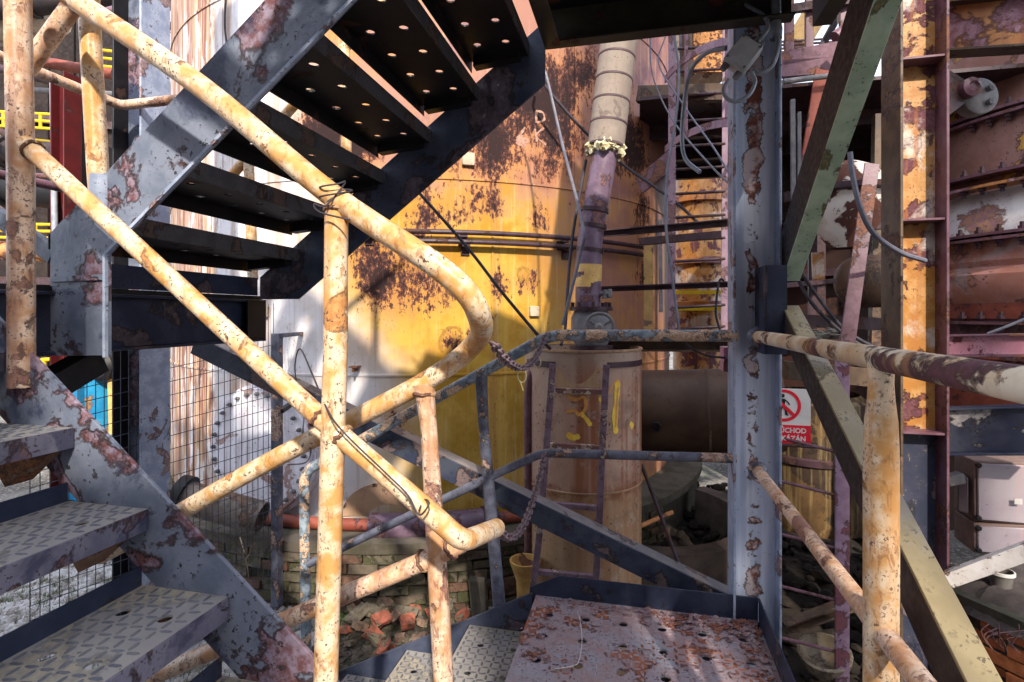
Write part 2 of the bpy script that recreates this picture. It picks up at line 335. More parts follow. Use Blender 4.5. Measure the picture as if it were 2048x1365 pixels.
def tank_mat():
    t = NT("tank paint white to yellow with rust"); v = t.obj
    sp = t.n("SeparateXYZ", None, i0=v); x, y, z = sp.outputs
    lat = t.math('ADD', t.math('MULTIPLY', x, .933), t.math('MULTIPLY', y, .36))
    big = t.noise(v, .7, 5, .6); mid = t.noise(v, 3.2, 6, .65); fine = t.noise(t.scale(v, (1., 1., .6)), 34., 6, .8); st = t.noise(t.scale(v, (7., 7., .35)), 1.3, 5, .6)
    l2 = t.math('ADD', lat, t.math('MULTIPLY', t.math('SUBTRACT', big, .5), 1.6))
    z2 = t.math('ADD', z, t.math('MULTIPLY', t.math('SUBTRACT', mid, .5), 1.1))
    white = t.mix((.68,.67,.71), (.58,.54,.54), t.map(mid, .4, .62))
    yel = t.mix((.37,.18,.007), (.46,.285,.04), t.map(mid, .40, .58)); och = t.mix((.34,.195,.02), (.46,.30,.07), t.map(mid, .38, .6))
    tan = t.mix((.36,.175,.075), (.28,.13,.10), t.map(mid, .36, .6))
    yy = t.mix(och, yel, t.map(z2, -.85, -.25)); yy = t.mix(yy, t.mix((.45,.21,.05), (.38,.19,.13), t.map(mid, .4, .6)), t.map(z2, .75, 1.25))
    col = t.mix(white, yy, t.map(t.math('SUBTRACT', l2, t.map(z2, .9, -.6, 0., .55)), -1.45, -.55)); col = t.mix(col, tan, t.map(l2, .45, 1.7))
    col = t.mix(col, t.mix((.27,.125,.10), (.15,.06,.075), t.map(mid, .42, .58)), t.math('MULTIPLY', t.math('MULTIPLY', t.map(z2, .7, 1.7), t.map(l2, -.8, .35)), .93))  # purple brown rust tone, deepened at upper right to paint in shade
    col = t.mix(col, (.26,.115,.04), t.math('MULTIPLY', t.map(st, .52, .70), .5)); st2 = t.noise(t.scale(v, (26., 26., .8)), 1.3, 4, .6)
    col = t.mix(col, (.74,.66,.50), t.math('MULTIPLY', t.map(st2, .56, .72), .18)); col = t.mix(col, (.30,.16,.04), t.math('MULTIPLY', t.map(st2, .44, .32), .22))
    blob = 0.
    for px, py, r, k in ((790,560,.52,1.), (745,520,.36,.9), (985,285,.62,1.), (1085,190,.75,1.2), (1110,260,.5,1.), (1150,150,.5,.9), (1110,330,.36,.6), (650,270,.45,1.2), (720,290,.3,1.), (1265,300,.55,1.2), (1230,200,.6,1.), (1040,250,.5,.8), (900,330,.35,.7), (1285,560,.35,.6), (1180,420,.3,.5),
                         (1285,430,.4,.9), (860,430,.4,.7), (960,400,.35,.75), (830,480,.3,.6), (930,420,.3,.6), (870,570,.4,.75), (1060,560,.22,.6), (905,690,.22,.6), (790,850,.25,.8), (1090,440,.3,.5), (500,60,.3,.5), (1000,570,.2,.5), (890,480,.3,.5)):
        p = UC(px, py) - TC
        d = t.n("VectorMath", {'operation': 'DISTANCE'}, i0=v, i1=tuple(p)).outputs["Value"]
        b = t.map(d, 0., r, k, 0.); blob = b if blob == 0. else t.math('MAXIMUM', blob, b)
    e = t.math('ADD', t.math('MULTIPLY', t.math('SUBTRACT', fine, .5), 2.4), t.math('ADD', t.math('MULTIPLY', blob, .92), t.math('ADD', t.math('MULTIPLY', t.math('SUBTRACT', st, .5), 1.1), t.math('MULTIPLY', t.math('SUBTRACT', mid, .46), 1.7))))
    stain = t.map(t.math('ADD', blob, t.math('MULTIPLY', t.math('SUBTRACT', mid, .5), 1.6)), .05, .8, 0., .75); col = t.mix(col, (.38,.16,.045), stain)
    sm = t.map(e, .56, .66); dark = t.mix((.11,.04,.03), (.022,.010,.010), t.map(e, .66, .95)); col = t.mix(col, dark, sm)
    dots = t.math('MULTIPLY', t.map(t.noise(t.scale(v, (1., 1., .5)), 60., 4, .7), .60, .64), t.map(t.noise(v, 1.7, 5, .65), .50, .62)); col = t.mix(col, (.14,.07,.05), t.math('MULTIPLY', dots, .8))
    # flaked strip on the far left side of the shell
    strip = t.math('MULTIPLY', t.map(t.math('ADD', lat, t.math('MULTIPLY', t.math('SUBTRACT', mid, .5), .6)), -1.8, -1.98), t.map(t.noise(t.scale(v, (5., 5., .8)), 2.4, 6, .65), .40, .48)); col = t.mix(col, t.mix((.22,.085,.06), (.50,.34,.20), t.map(st2, .44, .58)), strip); col = t.mix(col, (.36,.24,.17), t.math('MULTIPLY', t.map(st, .50, .60), t.math('MULTIPLY', t.map(lat, -.9, -1.5), .6)))
    h = t.math('ADD', t.math('MULTIPLY', sm, -.5), t.math('MULTIPLY', fine, .25))
    return t.out(col, t.map(sm, 0, 1, .55, .9), h, .4, .004)
TANK = tank_mat()

def column_mat():
    """blue grey paint on the column, worn to rust along the middle of the web"""
    t = NT("column paint worn along the web"); v = t.obj; sp = t.n("SeparateXYZ", None, i0=v)
    n1 = t.noise(v, 9., 8, .65, .3); n2 = t.noise(v, 3., 5, .6); n3 = t.noise(v, 40., 4, .7); st = t.noise(t.scale(v, (14., 14., .7)), 2., 4, .6)
    ax = t.math('ABSOLUTE', sp.outputs[0]); edge = t.math('ADD', t.map(ax, .012, .066, .13, -.16), t.map(sp.outputs[2], -.35, -.05, -.05, .06))
    e = t.math('ADD', n1, t.math('ADD', edge, t.math('MULTIPLY', t.math('SUBTRACT', n2, .5), .5)))
    pm = t.map(e, .60, .615); rm = t.math('MULTIPLY', t.map(e, .57, .6), t.math('SUBTRACT', 1., t.map(e, .62, .66)))
    pa = t.mix((.44,.51,.66), (.60,.65,.78), t.map(st, .4, .6)); un = t.mix((.20,.07,.05), (.58,.50,.52), t.map(t.noise(v, 6., 7, .7), .46, .56))
    col = t.mix(pa, un, pm); col = t.mix(col, (.06,.025,.02), t.math('MULTIPLY', rm, .75))
    col = t.mix(col, (.04,.03,.03), t.math('MULTIPLY', t.map(n3, .66, .69), .6))
    return t.out(col, t.map(pm, 0, 1, .38, .8), t.math('ADD', t.math('MULTIPLY', pm, -.5), t.math('MULTIPLY', n3, .35)), .7, .006)
COLBLUE = column_mat()
COLEDGE = worn("column flange paint", (.22,.27,.38), (.34,.39,.51), (.20,.12,.11), (.32,.26,.28), (.05,.02,.02), 6., .60, .4, (.04,.02,.02), None, (.38,.75), .5)

def vessel_mat():
    t = NT("vessel paint with rust streaks"); v = t.obj; sp = t.n("SeparateXYZ", None, i0=v)
    st = t.noise(t.scale(v, (7., 7., .3)), 1.2, 4, .55); n2 = t.noise(v, 4., 6, .62); f = t.noise(v, 40., 3, .6)
    c = t.mix((.34,.20,.145), (.41,.27,.20), t.map(n2, .35, .65)); c = t.mix(c, (.44,.34,.26), t.map(st, .46, .34, 0., .6)); c = t.mix(c, (.24,.085,.04), t.map(st, .53, .66, 0., .9))
    low = t.map(sp.outputs[2], 1.15, 1.13); c = t.mix(c, t.mix((.38,.25,.13), (.29,.165,.085), t.map(st, .40, .62)), t.math('MULTIPLY', low, .75))
    g1 = t.noise(v, 2.2, 7, .7, .4); g2 = t.noise(v, 13., 6, .72); c = t.mix(c, (.15,.10,.08), t.map(g1, .50, .66, 0., .65)); c = t.mix(c, (.40,.33,.27), t.map(g2, .54, .68, 0., .5))
    sm = t.map(t.math('ABSOLUTE', t.math('SUBTRACT', sp.outputs[2], 1.13)), .09, .0); c = t.mix(c, (.20,.08,.04), t.math('MULTIPLY', sm, t.map(g2, .42, .58)))
    top = t.map(sp.outputs[2], 1.72, 1.95); c = t.mix(c, (.27,.22,.18), t.math('MULTIPLY', top, .6))
    c = t.mix(c, (.05,.03,.03), t.math('MULTIPLY', t.map(f, .62, .66), t.map(g1, .42, .56)))
    return t.out(c, t.map(g1, .4, .6, .6, .9), t.math('ADD', g1, t.math('MULTIPLY', g2, .4)), .5, .006, 0., .2)
VESSEL = vessel_mat()
def ground_mat():
    t = NT("yard gravel and soil"); v = t.obj; a = t.noise(v, 1.1, 6, .62); b = t.noise(v, 28., 4, .7); c = t.noise(v, 90., 2, .6)
    col = t.mix((.20,.19,.18), (.09,.08,.07), t.map(a, .42, .6)); col = t.mix(col, (.33,.32,.31), t.map(b, .48, .66)); col = t.mix(col, (.06,.09,.03), t.math('MULTIPLY', t.map(t.noise(v, 2.6, 5, .6), .56, .64), .6))
    return t.out(col, .95, t.math('ADD', b, c), .9, .02)
GROUND = ground_mat()
def gravel_mat():
    t = NT("pale gravel stones"); oi = t.noise(t.obj, 7., 2, .5); f = t.noise(t.obj, 60., 3, .6)
    col = t.mix((.36,.36,.37), (.18,.17,.165), t.map(oi, .4, .62)); col = t.mix(col, (.52,.51,.48), t.map(f, .55, .7))
    return t.out(col, .9, f, .3, .003)
STONE = gravel_mat()
SOIL = flat("dark rubble soil", (.009,.0065,.005), (.02,.014,.010), 9., .95, .9)
GRASS = flat("grass blades", (.06,.12,.02), (.10,.13,.04), 6., .8)
# ================================================================== SETTING
g = MB(); g.add([(-60,-40,GZ), (60,-40,GZ), (60,90,GZ), (-60,90,GZ)], [(0,1,2,3)]); struct('ground', g, GROUND, smooth=0)
g = MB(); N = 26                                                # dark soil mound behind the column
x0, x1, y0, y1 = -.2, 2.6, 2.9, 7.2
gv = []; gf = []
for j in range(N+1):
    for i in range(N+1):
        u, v_ = i/N, j/N; ed = min(u, 1-u, v_, 1-v_); h = min(1, ed*5)
        gv.append((x0+(x1-x0)*u, y0+(y1-y0)*v_, GZ - .02 + h*(.10 + .05*random.random() + .08*math.sin(i*.5)*math.cos(j*.4))))
for j in range(N):
    for i in range(N): k = j*(N+1)+i; gf.append((k, k+1, k+N+2, k+N+1))
g.add(gv, gf); struct('soil_mound', g, SOIL)

# loose stones, one object
def stones(name, n, fn, r0, r1, mat):
    m = MB(); t = (1 + 5**.5)/2
    ico = [(-1,t,0),(1,t,0),(-1,-t,0),(1,-t,0),(0,-1,t),(0,1,t),(0,-1,-t),(0,1,-t),(t,0,-1),(t,0,1),(-t,0,-1),(-t,0,1)]
    fc = [(0,11,5),(0,5,1),(0,1,7),(0,7,10),(0,10,11),(1,5,9),(5,11,4),(11,10,2),(10,7,6),(7,1,8),(3,9,4),(3,4,2),(3,2,6),(3,6,8),(3,8,9),(4,9,5),(2,4,11),(6,2,10),(8,6,7),(9,8,1)]
    vs_, fs = [], []
    for k in range(n):
        c = fn(); r = random.uniform(r0, r1)*.55; a = random.uniform(0, 6.3); sx, sy, sz = r*random.uniform(.8,1.5), r*random.uniform(.7,1.1), r*random.uniform(.45,.8); o = len(vs_)
        ca, sa = math.cos(a), math.sin(a)
        for p in ico:
            q = (p[0]*sx*random.uniform(.8,1.1), p[1]*sy*random.uniform(.8,1.1), p[2]*sz)
            vs_.append((c[0]+q[0]*ca-q[1]*sa, c[1]+q[0]*sa+q[1]*ca, c[2]+q[2]+sz))
        fs += [tuple(i+o for i in f) for f in fc]
    me = bpy.data.meshes.new(name); me.from_pydata(vs_, [], fs); me.update(); me.materials.append(mat)
    o = bpy.data.objects.new(name, me); C.objects.link(o); o.location = (0,0,E); o['kind'] = 'stuff'; return o
def fa():
    while 1:
        p = (random.uniform(-5.2,-.9), random.uniform(2.1,6.8), GZ-.01)
        if (V(p).xy - TC.xy).length > TR + .34 and not (p[0] > -2.05 and p[1] > 2.45) and p[1] < 2.1 + (-p[0])*1.15: return p
stones('gravel', 9000, fa, .016, .042, STONE)
stones('rubble_gravel', 1500, lambda: (random.uniform(-1.9,-.2), random.uniform(2.6,3.6), GZ+.0), .010, .03, CONC)
g = MB(); g.add([(-2.3,2.55,GZ+.004), (-.05,2.55,GZ+.004), (-.05,3.75,GZ+.004), (-2.0,3.75,GZ+.004)], [(0,1,2,3)]); struct('soil_patch', g, MORTAR, smooth=0)
stones('soil_clods', 900, lambda: (random.uniform(0,2.5), random.uniform(3.0,6.8), GZ+.08+.08*random.random()), .02, .07, SOIL)
# grass in the gravel
def tufts(name, n, fn, h):
    m = MB(); vs_, fs = [], []
    for k in range(n):
        c = V(fn())
        for b in range(5):
            a = random.uniform(0,6.3); l = random.uniform(.4,1)*h; d = V((math.cos(a), math.sin(a), 0)); s = V((-d.y, d.x, 0))*.0035; p = c + d*random.uniform(0,.03); o = len(vs_)
            vs_ += [tuple(p-s), tuple(p+s), tuple(p+d*l*.3+ZA*l*.7), ]; fs.append((o,o+1,o+2))
    me = bpy.data.meshes.new(name); me.from_pydata(vs_, [], fs); me.update(); me.materials.append(GRASS)
    o = bpy.data.objects.new(name, me); C.objects.link(o); o.location = (0,0,E); o['kind'] = 'stuff'
gp = [fa() for _ in range(45)]
def fg(): p = random.choice(gp); return (p[0]+random.gauss(0,.12), p[1]+random.gauss(0,.12), GZ)
tufts('grass', 1500, fg, .09)

# ================================================================== BIG TANK
T = Thing('storage_tank', 'huge riveted looking steel tank painted white and yellow with rust patches, behind the stairs', 'tank')
T.o['label'] = 'huge round steel tank fading from white to yellow with rust patches, behind the stairs'
m = MB(); m.lathe([(TR, -1.64), (TR, 3.2), (TR, 5.6), (TR*.5, 6.3), (0.01, 6.5)], TC, 160); shell = T.part('shell', m, TANK, origin=TC)
for z in (-.475, 1.08, 2.7):
    m = MB(); m.lathe([(TR-.005, z-.012), (TR+.009, z-.008), (TR+.009, z+.008), (TR-.005, z+.012)], TC, 160); T.part('weld_seam', m, TANK, origin=TC)
for px, a, b in ((445, 1.08, 2.7), (515, 1.08, 4.), (985, -.475, 1.08), (1150, 1.08, 2.7)):
    p = UC(px, 500); p.z = 0; d = (p - TC); d.z = 0; d.normalize(); s = V((-d.y, d.x, 0))
    m = MB(); m.obox(TC + d*(TR+.002) + ZA*(a+b)/2, d*.006, s*.007, ZA*(b-a)/2); T.part('weld_seam', m, TANK, origin=TC)
# round manhole cover with a ring of bolts, low on the left
mc = UC(533, 897); md = (mc - TC); md.z = 0; md.normalize(); ms = V((-md.y, md.x, 0))
WHITEL = worn("white lilac plate paint", (.70,.69,.76), (.60,.57,.63), (.34,.22,.20), (.42,.30,.26), (.2,.1,.08), 2.5, .60, .4, (.14,.09,.08), ((.36,.26,.24), .45), (.45,.8), .3)
m = MB(); m.lathe([(.53, -.20), (.53, .055), (.0, .055)], mc, 56, ax=md); man = T.part('manhole_neck', m, WHITEL)
m = MB(); m.lathe([(.50, .05), (.50, .085), (.495, .09), (.0, .09)], mc, 56, ax=md); cov = T.part('manhole_cover', m, WHITEL)
m = MB(); m.lathe([(.017,0),(.017,.02),(.011,.021),(.011,.034),(0,.034)], (0,0,0), 6, ax=ZA); bm_ = m.mesh('bolt'); bm_.materials.append(GREYM)
qd = ZA.rotation_difference(md)
for k in range(28):
    a = 2*math.pi*k/28; T.inst('bolt', bm_, mc + ms*math.cos(a)*.455 + ZA*math.sin(a)*.455 + md*.09, qd, cov)
for px, py, s_ in ((1067,623,.042), (936,320,.05), (530,624,.045)):
    p = UC(px, py); d = (p-TC); d.z = 0; d.normalize(); s = V((-d.y, d.x, 0)); m = MB(); m.obox(p + d*.012, d*.02, s*s_, ZA*s_)
    T.part('square_lug', m, BEIGE, bevel=.004)
for px, py in ((715,737), (598,566)):
    p = UC(px, py); d = (p-TC); d.z = 0; d.normalize(); s = V((-d.y, d.x, 0)); m = MB()
    if py > 700: m.obox(p + d*.05, d*.06, s*.006, ZA*.02); m.obox(p + d*.05 + ZA*.018, d*.06, s*.03, ZA*.004)
    else: m.lathe([(.014,-.05), (.02,0), (.014,.05)], p + d*.01, 10)
    T.part('bracket', m, TREADR)
# low arched patch plate with rusted-through holes
ac = UC(775, 1025); ad = (ac-TC); ad.z = 0; ad.normalize(); as_ = V((-ad.y, ad.x, 0)); m = MB()
pts = []
for k in range(25):
    a = math.pi*k/24; l = .36*math.cos(a); h = .27*math.sin(a); th = l/TR
    q = TC + (ad*math.cos(th) + as_*math.sin(th))*(TR+.003); pts.append(V((q.x, q.y, ac.z - .03 + h)))
m.prism(pts, ad*.015); 
ARCH = worn("patch plate paint", (.46,.31,.20), (.40,.25,.17), (.05,.02,.02), (.09,.03,.025), (.03,.01,.01), 3.2, .57, .3, (.1,.05,.04), None, (.5,.9), .5)
T.part('patch_plate', m, ARCH)
def tstroke(pts, wd, mat):
    P = spline([UC(px, py, TR+.002) for px, py in pts], 5); vs_, fs = [], []
    for i, p in enumerate(P):
        d = P[min(i+1,len(P)-1)] - P[max(i-1,0)]; o = p - TC; o.z = 0; s = d.normalized().cross(o.normalized()); k = wd/2*random.uniform(.5,1.3)
        for q in (p - s*k, p + s*k): h = V((q.x-TC.x, q.y-TC.y, 0)).normalized()*(TR+.0025); vs_.append(V((TC.x+h.x, TC.y+h.y, q.z)))
        if i: n = len(vs_); fs.append((n-4, n-3, n-1, n-2))
    m = MB(); m.add(vs_, fs); T.part('paint_mark', m, mat, parent=shell, smooth=0)
FAINT = flat("faint pinkish chalk", (.40,.25,.19), (.28,.14,.10), 45., .9)
for pts in ([(1072,222),(1073,246)], [(1072,222),(1086,226),(1088,240),(1074,246)], [(1070,258),(1074,284)], [(1088,256),(1072,272),(1092,290)], [(1050,255),(1040,275),(1056,280),(1046,294)]): tstroke(pts, .02, FAINT)
tstroke([(1036,272),(1042,282),(1040,292)], .07, FAINT)
FAINTD = flat("faint dark scrawl", (.26,.13,.03), (.36,.2,.03), 50., .9)
tstroke([(885,705),(880,685),(892,660),(912,655),(925,668)], .03, FAINTD); tstroke([(1045,560),(1035,548),(1045,535),(1058,545),(1052,566)], .03, FAINTD)
T.done()

# twin pipes running round the tank
for z, l, a0, a1 in ((.645, 'upper, longer of the two thin pipes curving round the yellow tank', 690, 1295), (.572, 'lower, shorter of the two thin pipes curving round the yellow tank', 838, 1297)):
    T = Thing('tank_pipe', l, 'pipe', 'thin pipes round the tank'); pts = []
    for k in range(37):
        p = UC(a0 + (a1-a0)*k/36, 480, TR+.07); pts.append(V((p.x, p.y, z)))
    m = MB(); m.tube(pts, .021, 10); T.part('tube', m, PURPD)
    for px in ((740, 925, 1120) if z > .6 else (930, 1130)):
        p = UC(px, 480); d = (p-TC); d.z = 0; d.normalize(); s = V((-d.y, d.x, 0)); p.z = z-.03
        m = MB(); m.obox(p + d*.04, d*.045, s*.03, ZA*.008); m.obox(p+d*.005-ZA*.03, d*.008, s*.035, ZA*.04); T.part('clip', m, PURPD)
    T.done()

# brick plinth under the tank: individual bricks on the part that shows
RB = 3.33
T = Thing('brick_plinth', 'round mossy brick plinth under the big tank', 'plinth')
m = MB(); m.lathe([(RB-.02, GZ-.05), (RB-.02, -1.70), (0, -1.70)], TC, 120); T.part('core', m, MORTAR, origin=TC)
m = MB(); pr = [(RB+.03, -1.72), (RB+.035, -1.645), (TR-.2, -1.63)]; m.lathe(pr, TC, 160); T.part('concrete_ledge', m, CONC, origin=TC)
bl, bh = .225, .074; bmesh_ = []
for k in range(9):
    m = MB(); j = lambda: random.uniform(-.005,.005); m.obox((0,0,0), (bl/2-.006+j(),j(),j()), (0,.06+j(),0), (j(),0,bh/2-.004+j()))
    m.v = [p + V((j(),j(),j())) for p in m.v]; me = m.mesh('brick'); me.materials.append(BRICKG[k % 3]); bmesh_.append(me)
acen = math.atan2(-TC.y, -TC.x); na = 0
for row in range(6):
    z = -1.725 - bh/2 - row*(bh+.002); k = -9
    while k < 9:
        a = acen + .08 + (k + .5*(row % 2))*bl/RB; k += 1
        if random.random() < .05: continue
        d = V((math.cos(a), math.sin(a), 0)); rr = RB - .045 + random.uniform(-.008, .012); na += 1
        q = Quaternion(ZA, a + math.pi/2 + random.uniform(-.03,.03)) @ Quaternion(XA, random.uniform(-.03,.03))
        T.inst('brick', random.choice(bmesh_), TC + d*rr + ZA*z, q)
T.done()

# pipe run along the foot of the tank
def chord(px0, py0, px1, py1, R): return UC(px0, py0, R), UC(px1, py1, R)
pts = [UC(px, 1050, TR+.14) for px in range(520, 1060, 40)]; zf = UC(640, 1047, TR+.14).z
T = Thing('foot_pipe', 'red rusted pipe along the foot of the tank with a wider sleeve', 'pipe')
m = MB(); m.tube([V((p.x, p.y, zf)) for p in pts], .046, 14); T.part('tube', m, RUSTR)
m = MB(); m.tube([V((p.x, p.y, zf-.01)) for p in [UC(px, 1050, TR+.16) for px in range(740, 985, 30)]], .105, 20); T.part('sleeve', m, PIPEP)
m = MB()
for px in (965, 985): p = UC(px, 1050, TR+.16); q = UC(px+8, 1050, TR+.16); m.tube([V((p.x,p.y,zf-.01)), V((q.x,q.y,zf-.01))], .12, 20)
T.part('flange', m, PURPD)
T.done()
p, q = UD(362, 992, 3.95), UD(524, 1036, 3.95)
T = Thing('open_pipe_stub', 'short grey pipe lying with its open end beside the fence post', 'pipe')
m = MB(); m.pipe(p, q, .115, .105, 24); T.part('barrel', m, worn("grey brown pipe", (.20,.165,.145), (.13,.105,.09), (.20,.12,.08), (.13,.08,.06), (.05,.04,.03), 4., .55, .5, (.05,.04,.03), ((.09,.06,.05), .5), (.5,.85), .5))
m = MB(); d = (q-p).normalized(); m.pipe(p - d*.02, p + d*.05, .15, .112, 24); T.part('collar', m, BLACK)
T.done()

# ================================================================== STAIR TOWER
YA_, YB, YC = 1.156, 1.386, 2.37
LZ = .095; PZ = -1.305; RISE_A, RUN_A = .20, .245; RISE_B, RUN_B = .178, .2335
def lugs(m, o, L, W, n=ZA, pitch=.040, holes=(), hr=.022):
    o = V(o); i = 0; y = .016
    while y < W - .01:
        x = .016 + (pitch/2 if i % 2 else 0); k = 0
        while x < L - .01:
            if all((x-h[0])**2 + (y-h[1])**2 > hr*hr for h in holes) and random.random() > .02:
                m.lug(o + XA*x + YA*y, (.15 if i % 2 else 1.72) + random.uniform(-.06,.06), XA, YA, n, .0165, .0052, .0028)
            x += pitch; k += 1
        y += pitch*.5; i += 1

# --- lower flight on the near side (A)
T = Thing('lower_staircase', 'blue grey chequer plate stair flight climbing to the left landing, nearest the camera', 'staircase')
A0, A1 = .24, YA_                                  # near and far ends of its treads
def nosA(k): return -1.488 + RUN_A*k, -.305 - RISE_A*k
for Y in (A0 - .012, A1):
    lowe = []; xs, zs = nosA(-1.75); xe, ze = nosA(5.0)
    up = .075; dn = .20
    m = MB(); m.prism([(xs, Y, zs+up), (xe, Y, ze+up), (xe, Y, PZ-.02), (xe-.1, Y, PZ-.02-.06), (xs, Y, zs-dn)], (0,.012,0))
    st = T.part('stringer', m, STRING, bevel=.002)
    d = V((RUN_A, 0, -RISE_A)).normalized(); mm = MB()
    mm.sect([(0,0), (.012,0), (.012,.007), (0,.007)], (xs, Y, zs+up), (xe, Y, ze+up))
for k in range(-1, 5):
    x, z = nosA(k); W = A1 - A0 - .002
    m = MB(); px_, py_ = .12, .17
    m.plate((x-.26, A0+.001, z), XA, YA, .26, W, .006, px_, 2, 5, .0165, py=py_)
    tr = T.part('tread', m, TREAD, smooth=30)
    oy = (W - 5*py_)/2; hol = [(.01+.12*(i+.5), oy + py_*(j+.5)) for i in range(2) for j in range(5)]
    m = MB(); lugs(m, (x-.26, A0, z+.0002), .26, W, holes=hol); T.part('raised_pattern', m, LUG, parent=tr, kind='stuff', smooth=0)
    m = MB(); m.box((x-.001, A0+.002, z-.055), (x+.005, A1-.002, z-.0005)); T.part('front_lip', m, LIPA, parent=tr, bevel=.0015)
    m = MB(); m.box((x-.266, A0+.002, z-.01), (x-.2605, A1-.002, z+.05)); T.part('back_upstand', m, NAVY, parent=tr, bevel=.0015)
    m = MB(); m.prism([(x-.25, A1-.07, z-.0065), (x-.02, A1-.07, z-.0065), (x-.02, A1-.07, z-.05), (x-.14, A1-.07, z-.15)], (0,.068,0)); T.part('bracket', m, TREADR)
T.done()

# --- landing on the left
BX = -1.86
T = Thing('landing', 'black steel landing of the stairs with a deep edge beam, left', 'landing')
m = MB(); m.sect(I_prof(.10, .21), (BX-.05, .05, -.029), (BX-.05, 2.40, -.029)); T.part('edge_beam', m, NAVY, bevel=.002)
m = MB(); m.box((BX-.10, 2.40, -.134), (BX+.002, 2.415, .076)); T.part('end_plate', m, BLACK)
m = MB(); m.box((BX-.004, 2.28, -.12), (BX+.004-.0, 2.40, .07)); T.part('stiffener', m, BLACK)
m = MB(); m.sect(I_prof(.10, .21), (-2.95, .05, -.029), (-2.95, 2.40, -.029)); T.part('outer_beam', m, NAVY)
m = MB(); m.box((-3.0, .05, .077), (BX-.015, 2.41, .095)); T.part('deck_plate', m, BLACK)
for a, b in ((1.42, 2.36), (.2, 1.12)):
    m = MB(); m.box((BX-.012, a, .0965), (BX-.004, b, .185)); T.part('riser_plate', m, NAVY)
m = MB(); m.sect(L_prof(.07,.07,.008), (-1.92, 1.20, -.14), (-2.7, .75, -.75)); T.part('knee_brace', m, BLACK)
m = MB(); m.sect(L_prof(.09,.09,.01), UX(198, 700, -1.95), UX(20, 800, -1.95)); T.part('knee_brace', m, BLACK)
T.done()

# --- upper flight on the far side (B), seen from below
T = Thing('upper_staircase', 'black undersided perforated stair flight rising right with peeling blue grey side plate', 'staircase')
def ext(p, d, X): return p + d*((X - p.x)/d.x)
a, b = U(217, 508, YB), U(690, 20, YB); d = (b-a); lo_top = ext(a, d, -.44)
c, e = U(100, 466, YB), U(528, 0, YB); d2 = e - c; up_top = ext(c, d2, -.44)
bl_, br_ = U(100, 712, YB), U(217, 712, YB)
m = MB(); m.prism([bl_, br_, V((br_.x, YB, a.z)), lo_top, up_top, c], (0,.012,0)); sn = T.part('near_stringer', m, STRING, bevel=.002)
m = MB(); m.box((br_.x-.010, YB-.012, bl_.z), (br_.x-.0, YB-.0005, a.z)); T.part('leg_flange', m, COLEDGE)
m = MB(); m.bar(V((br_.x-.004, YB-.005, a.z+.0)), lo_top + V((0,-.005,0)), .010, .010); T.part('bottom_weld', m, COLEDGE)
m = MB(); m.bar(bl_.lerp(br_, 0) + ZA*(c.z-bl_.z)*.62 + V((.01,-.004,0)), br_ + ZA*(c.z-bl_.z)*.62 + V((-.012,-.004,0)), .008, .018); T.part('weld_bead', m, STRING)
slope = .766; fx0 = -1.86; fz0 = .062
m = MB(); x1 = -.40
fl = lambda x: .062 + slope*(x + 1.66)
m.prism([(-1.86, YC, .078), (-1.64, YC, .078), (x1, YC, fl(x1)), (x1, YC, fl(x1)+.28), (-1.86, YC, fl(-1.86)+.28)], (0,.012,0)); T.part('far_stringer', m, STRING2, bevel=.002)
W = YC - YB - .016
for j in range(1, 7):
    z = LZ + RISE_B*j; xb = -1.645 + RUN_B*(j-1)          # back edge
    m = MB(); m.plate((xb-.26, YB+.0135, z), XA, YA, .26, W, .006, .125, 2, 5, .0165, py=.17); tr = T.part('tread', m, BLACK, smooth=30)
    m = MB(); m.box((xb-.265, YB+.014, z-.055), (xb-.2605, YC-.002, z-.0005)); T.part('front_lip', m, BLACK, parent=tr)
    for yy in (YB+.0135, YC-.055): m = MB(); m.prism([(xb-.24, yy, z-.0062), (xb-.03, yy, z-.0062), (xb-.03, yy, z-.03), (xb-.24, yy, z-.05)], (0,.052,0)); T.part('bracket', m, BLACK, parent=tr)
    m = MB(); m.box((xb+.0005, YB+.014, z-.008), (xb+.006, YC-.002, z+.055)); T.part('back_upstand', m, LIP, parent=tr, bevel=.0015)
T.done()

# --- upper platform over the camera
T = Thing('upper_platform', 'dark steel platform overhead at the top of the upper flight', 'platform')
UZ_ = 1.385
m = MB(); m.box((-.44, .25, UZ_), (.72, 2.50, UZ_+.008)); T.part('deck_plate', m, BLACK)
DKB = worn("dark edge beam paint", (.03,.026,.02), (.045,.04,.025), (.10,.03,.02), (.07,.025,.02), (.02,.01,.01), 4., .6, .3, (.02,.01,.01), None, (.5,.8), .5)
m = MB(); m.sect(U_prof(.07, .20), (-.44, 2.44, UZ_-.075), (.62, 2.44, UZ_-.075)); T.part('edge_beam', m, DKB, bevel=.002)
m = MB(); m.sect(U_prof(.07, .20), (-.40, .25, UZ_-.102), (-.40, 2.36, UZ_-.102)); T.part('side_beam', m, DKB, bevel=.002)
m = MB(); m.sect(U_prof(.07, .20), (.70, .25, UZ_-.102), (.70, 2.44, UZ_-.102)); T.part('side_beam', m, DKB)
m = MB(); m.sect(U_prof(.07, .20), (-.40, .30, UZ_-.102), (.70, .30, UZ_-.102)); T.part('edge_beam', m, DKB)
for y in (.9, 1.6): m = MB(); m.sect(L_prof(.06,.06,.007), (-.38, y, UZ_-.001), (.68, y, UZ_-.001)); T.part('joist', m, DKB)
T.done()

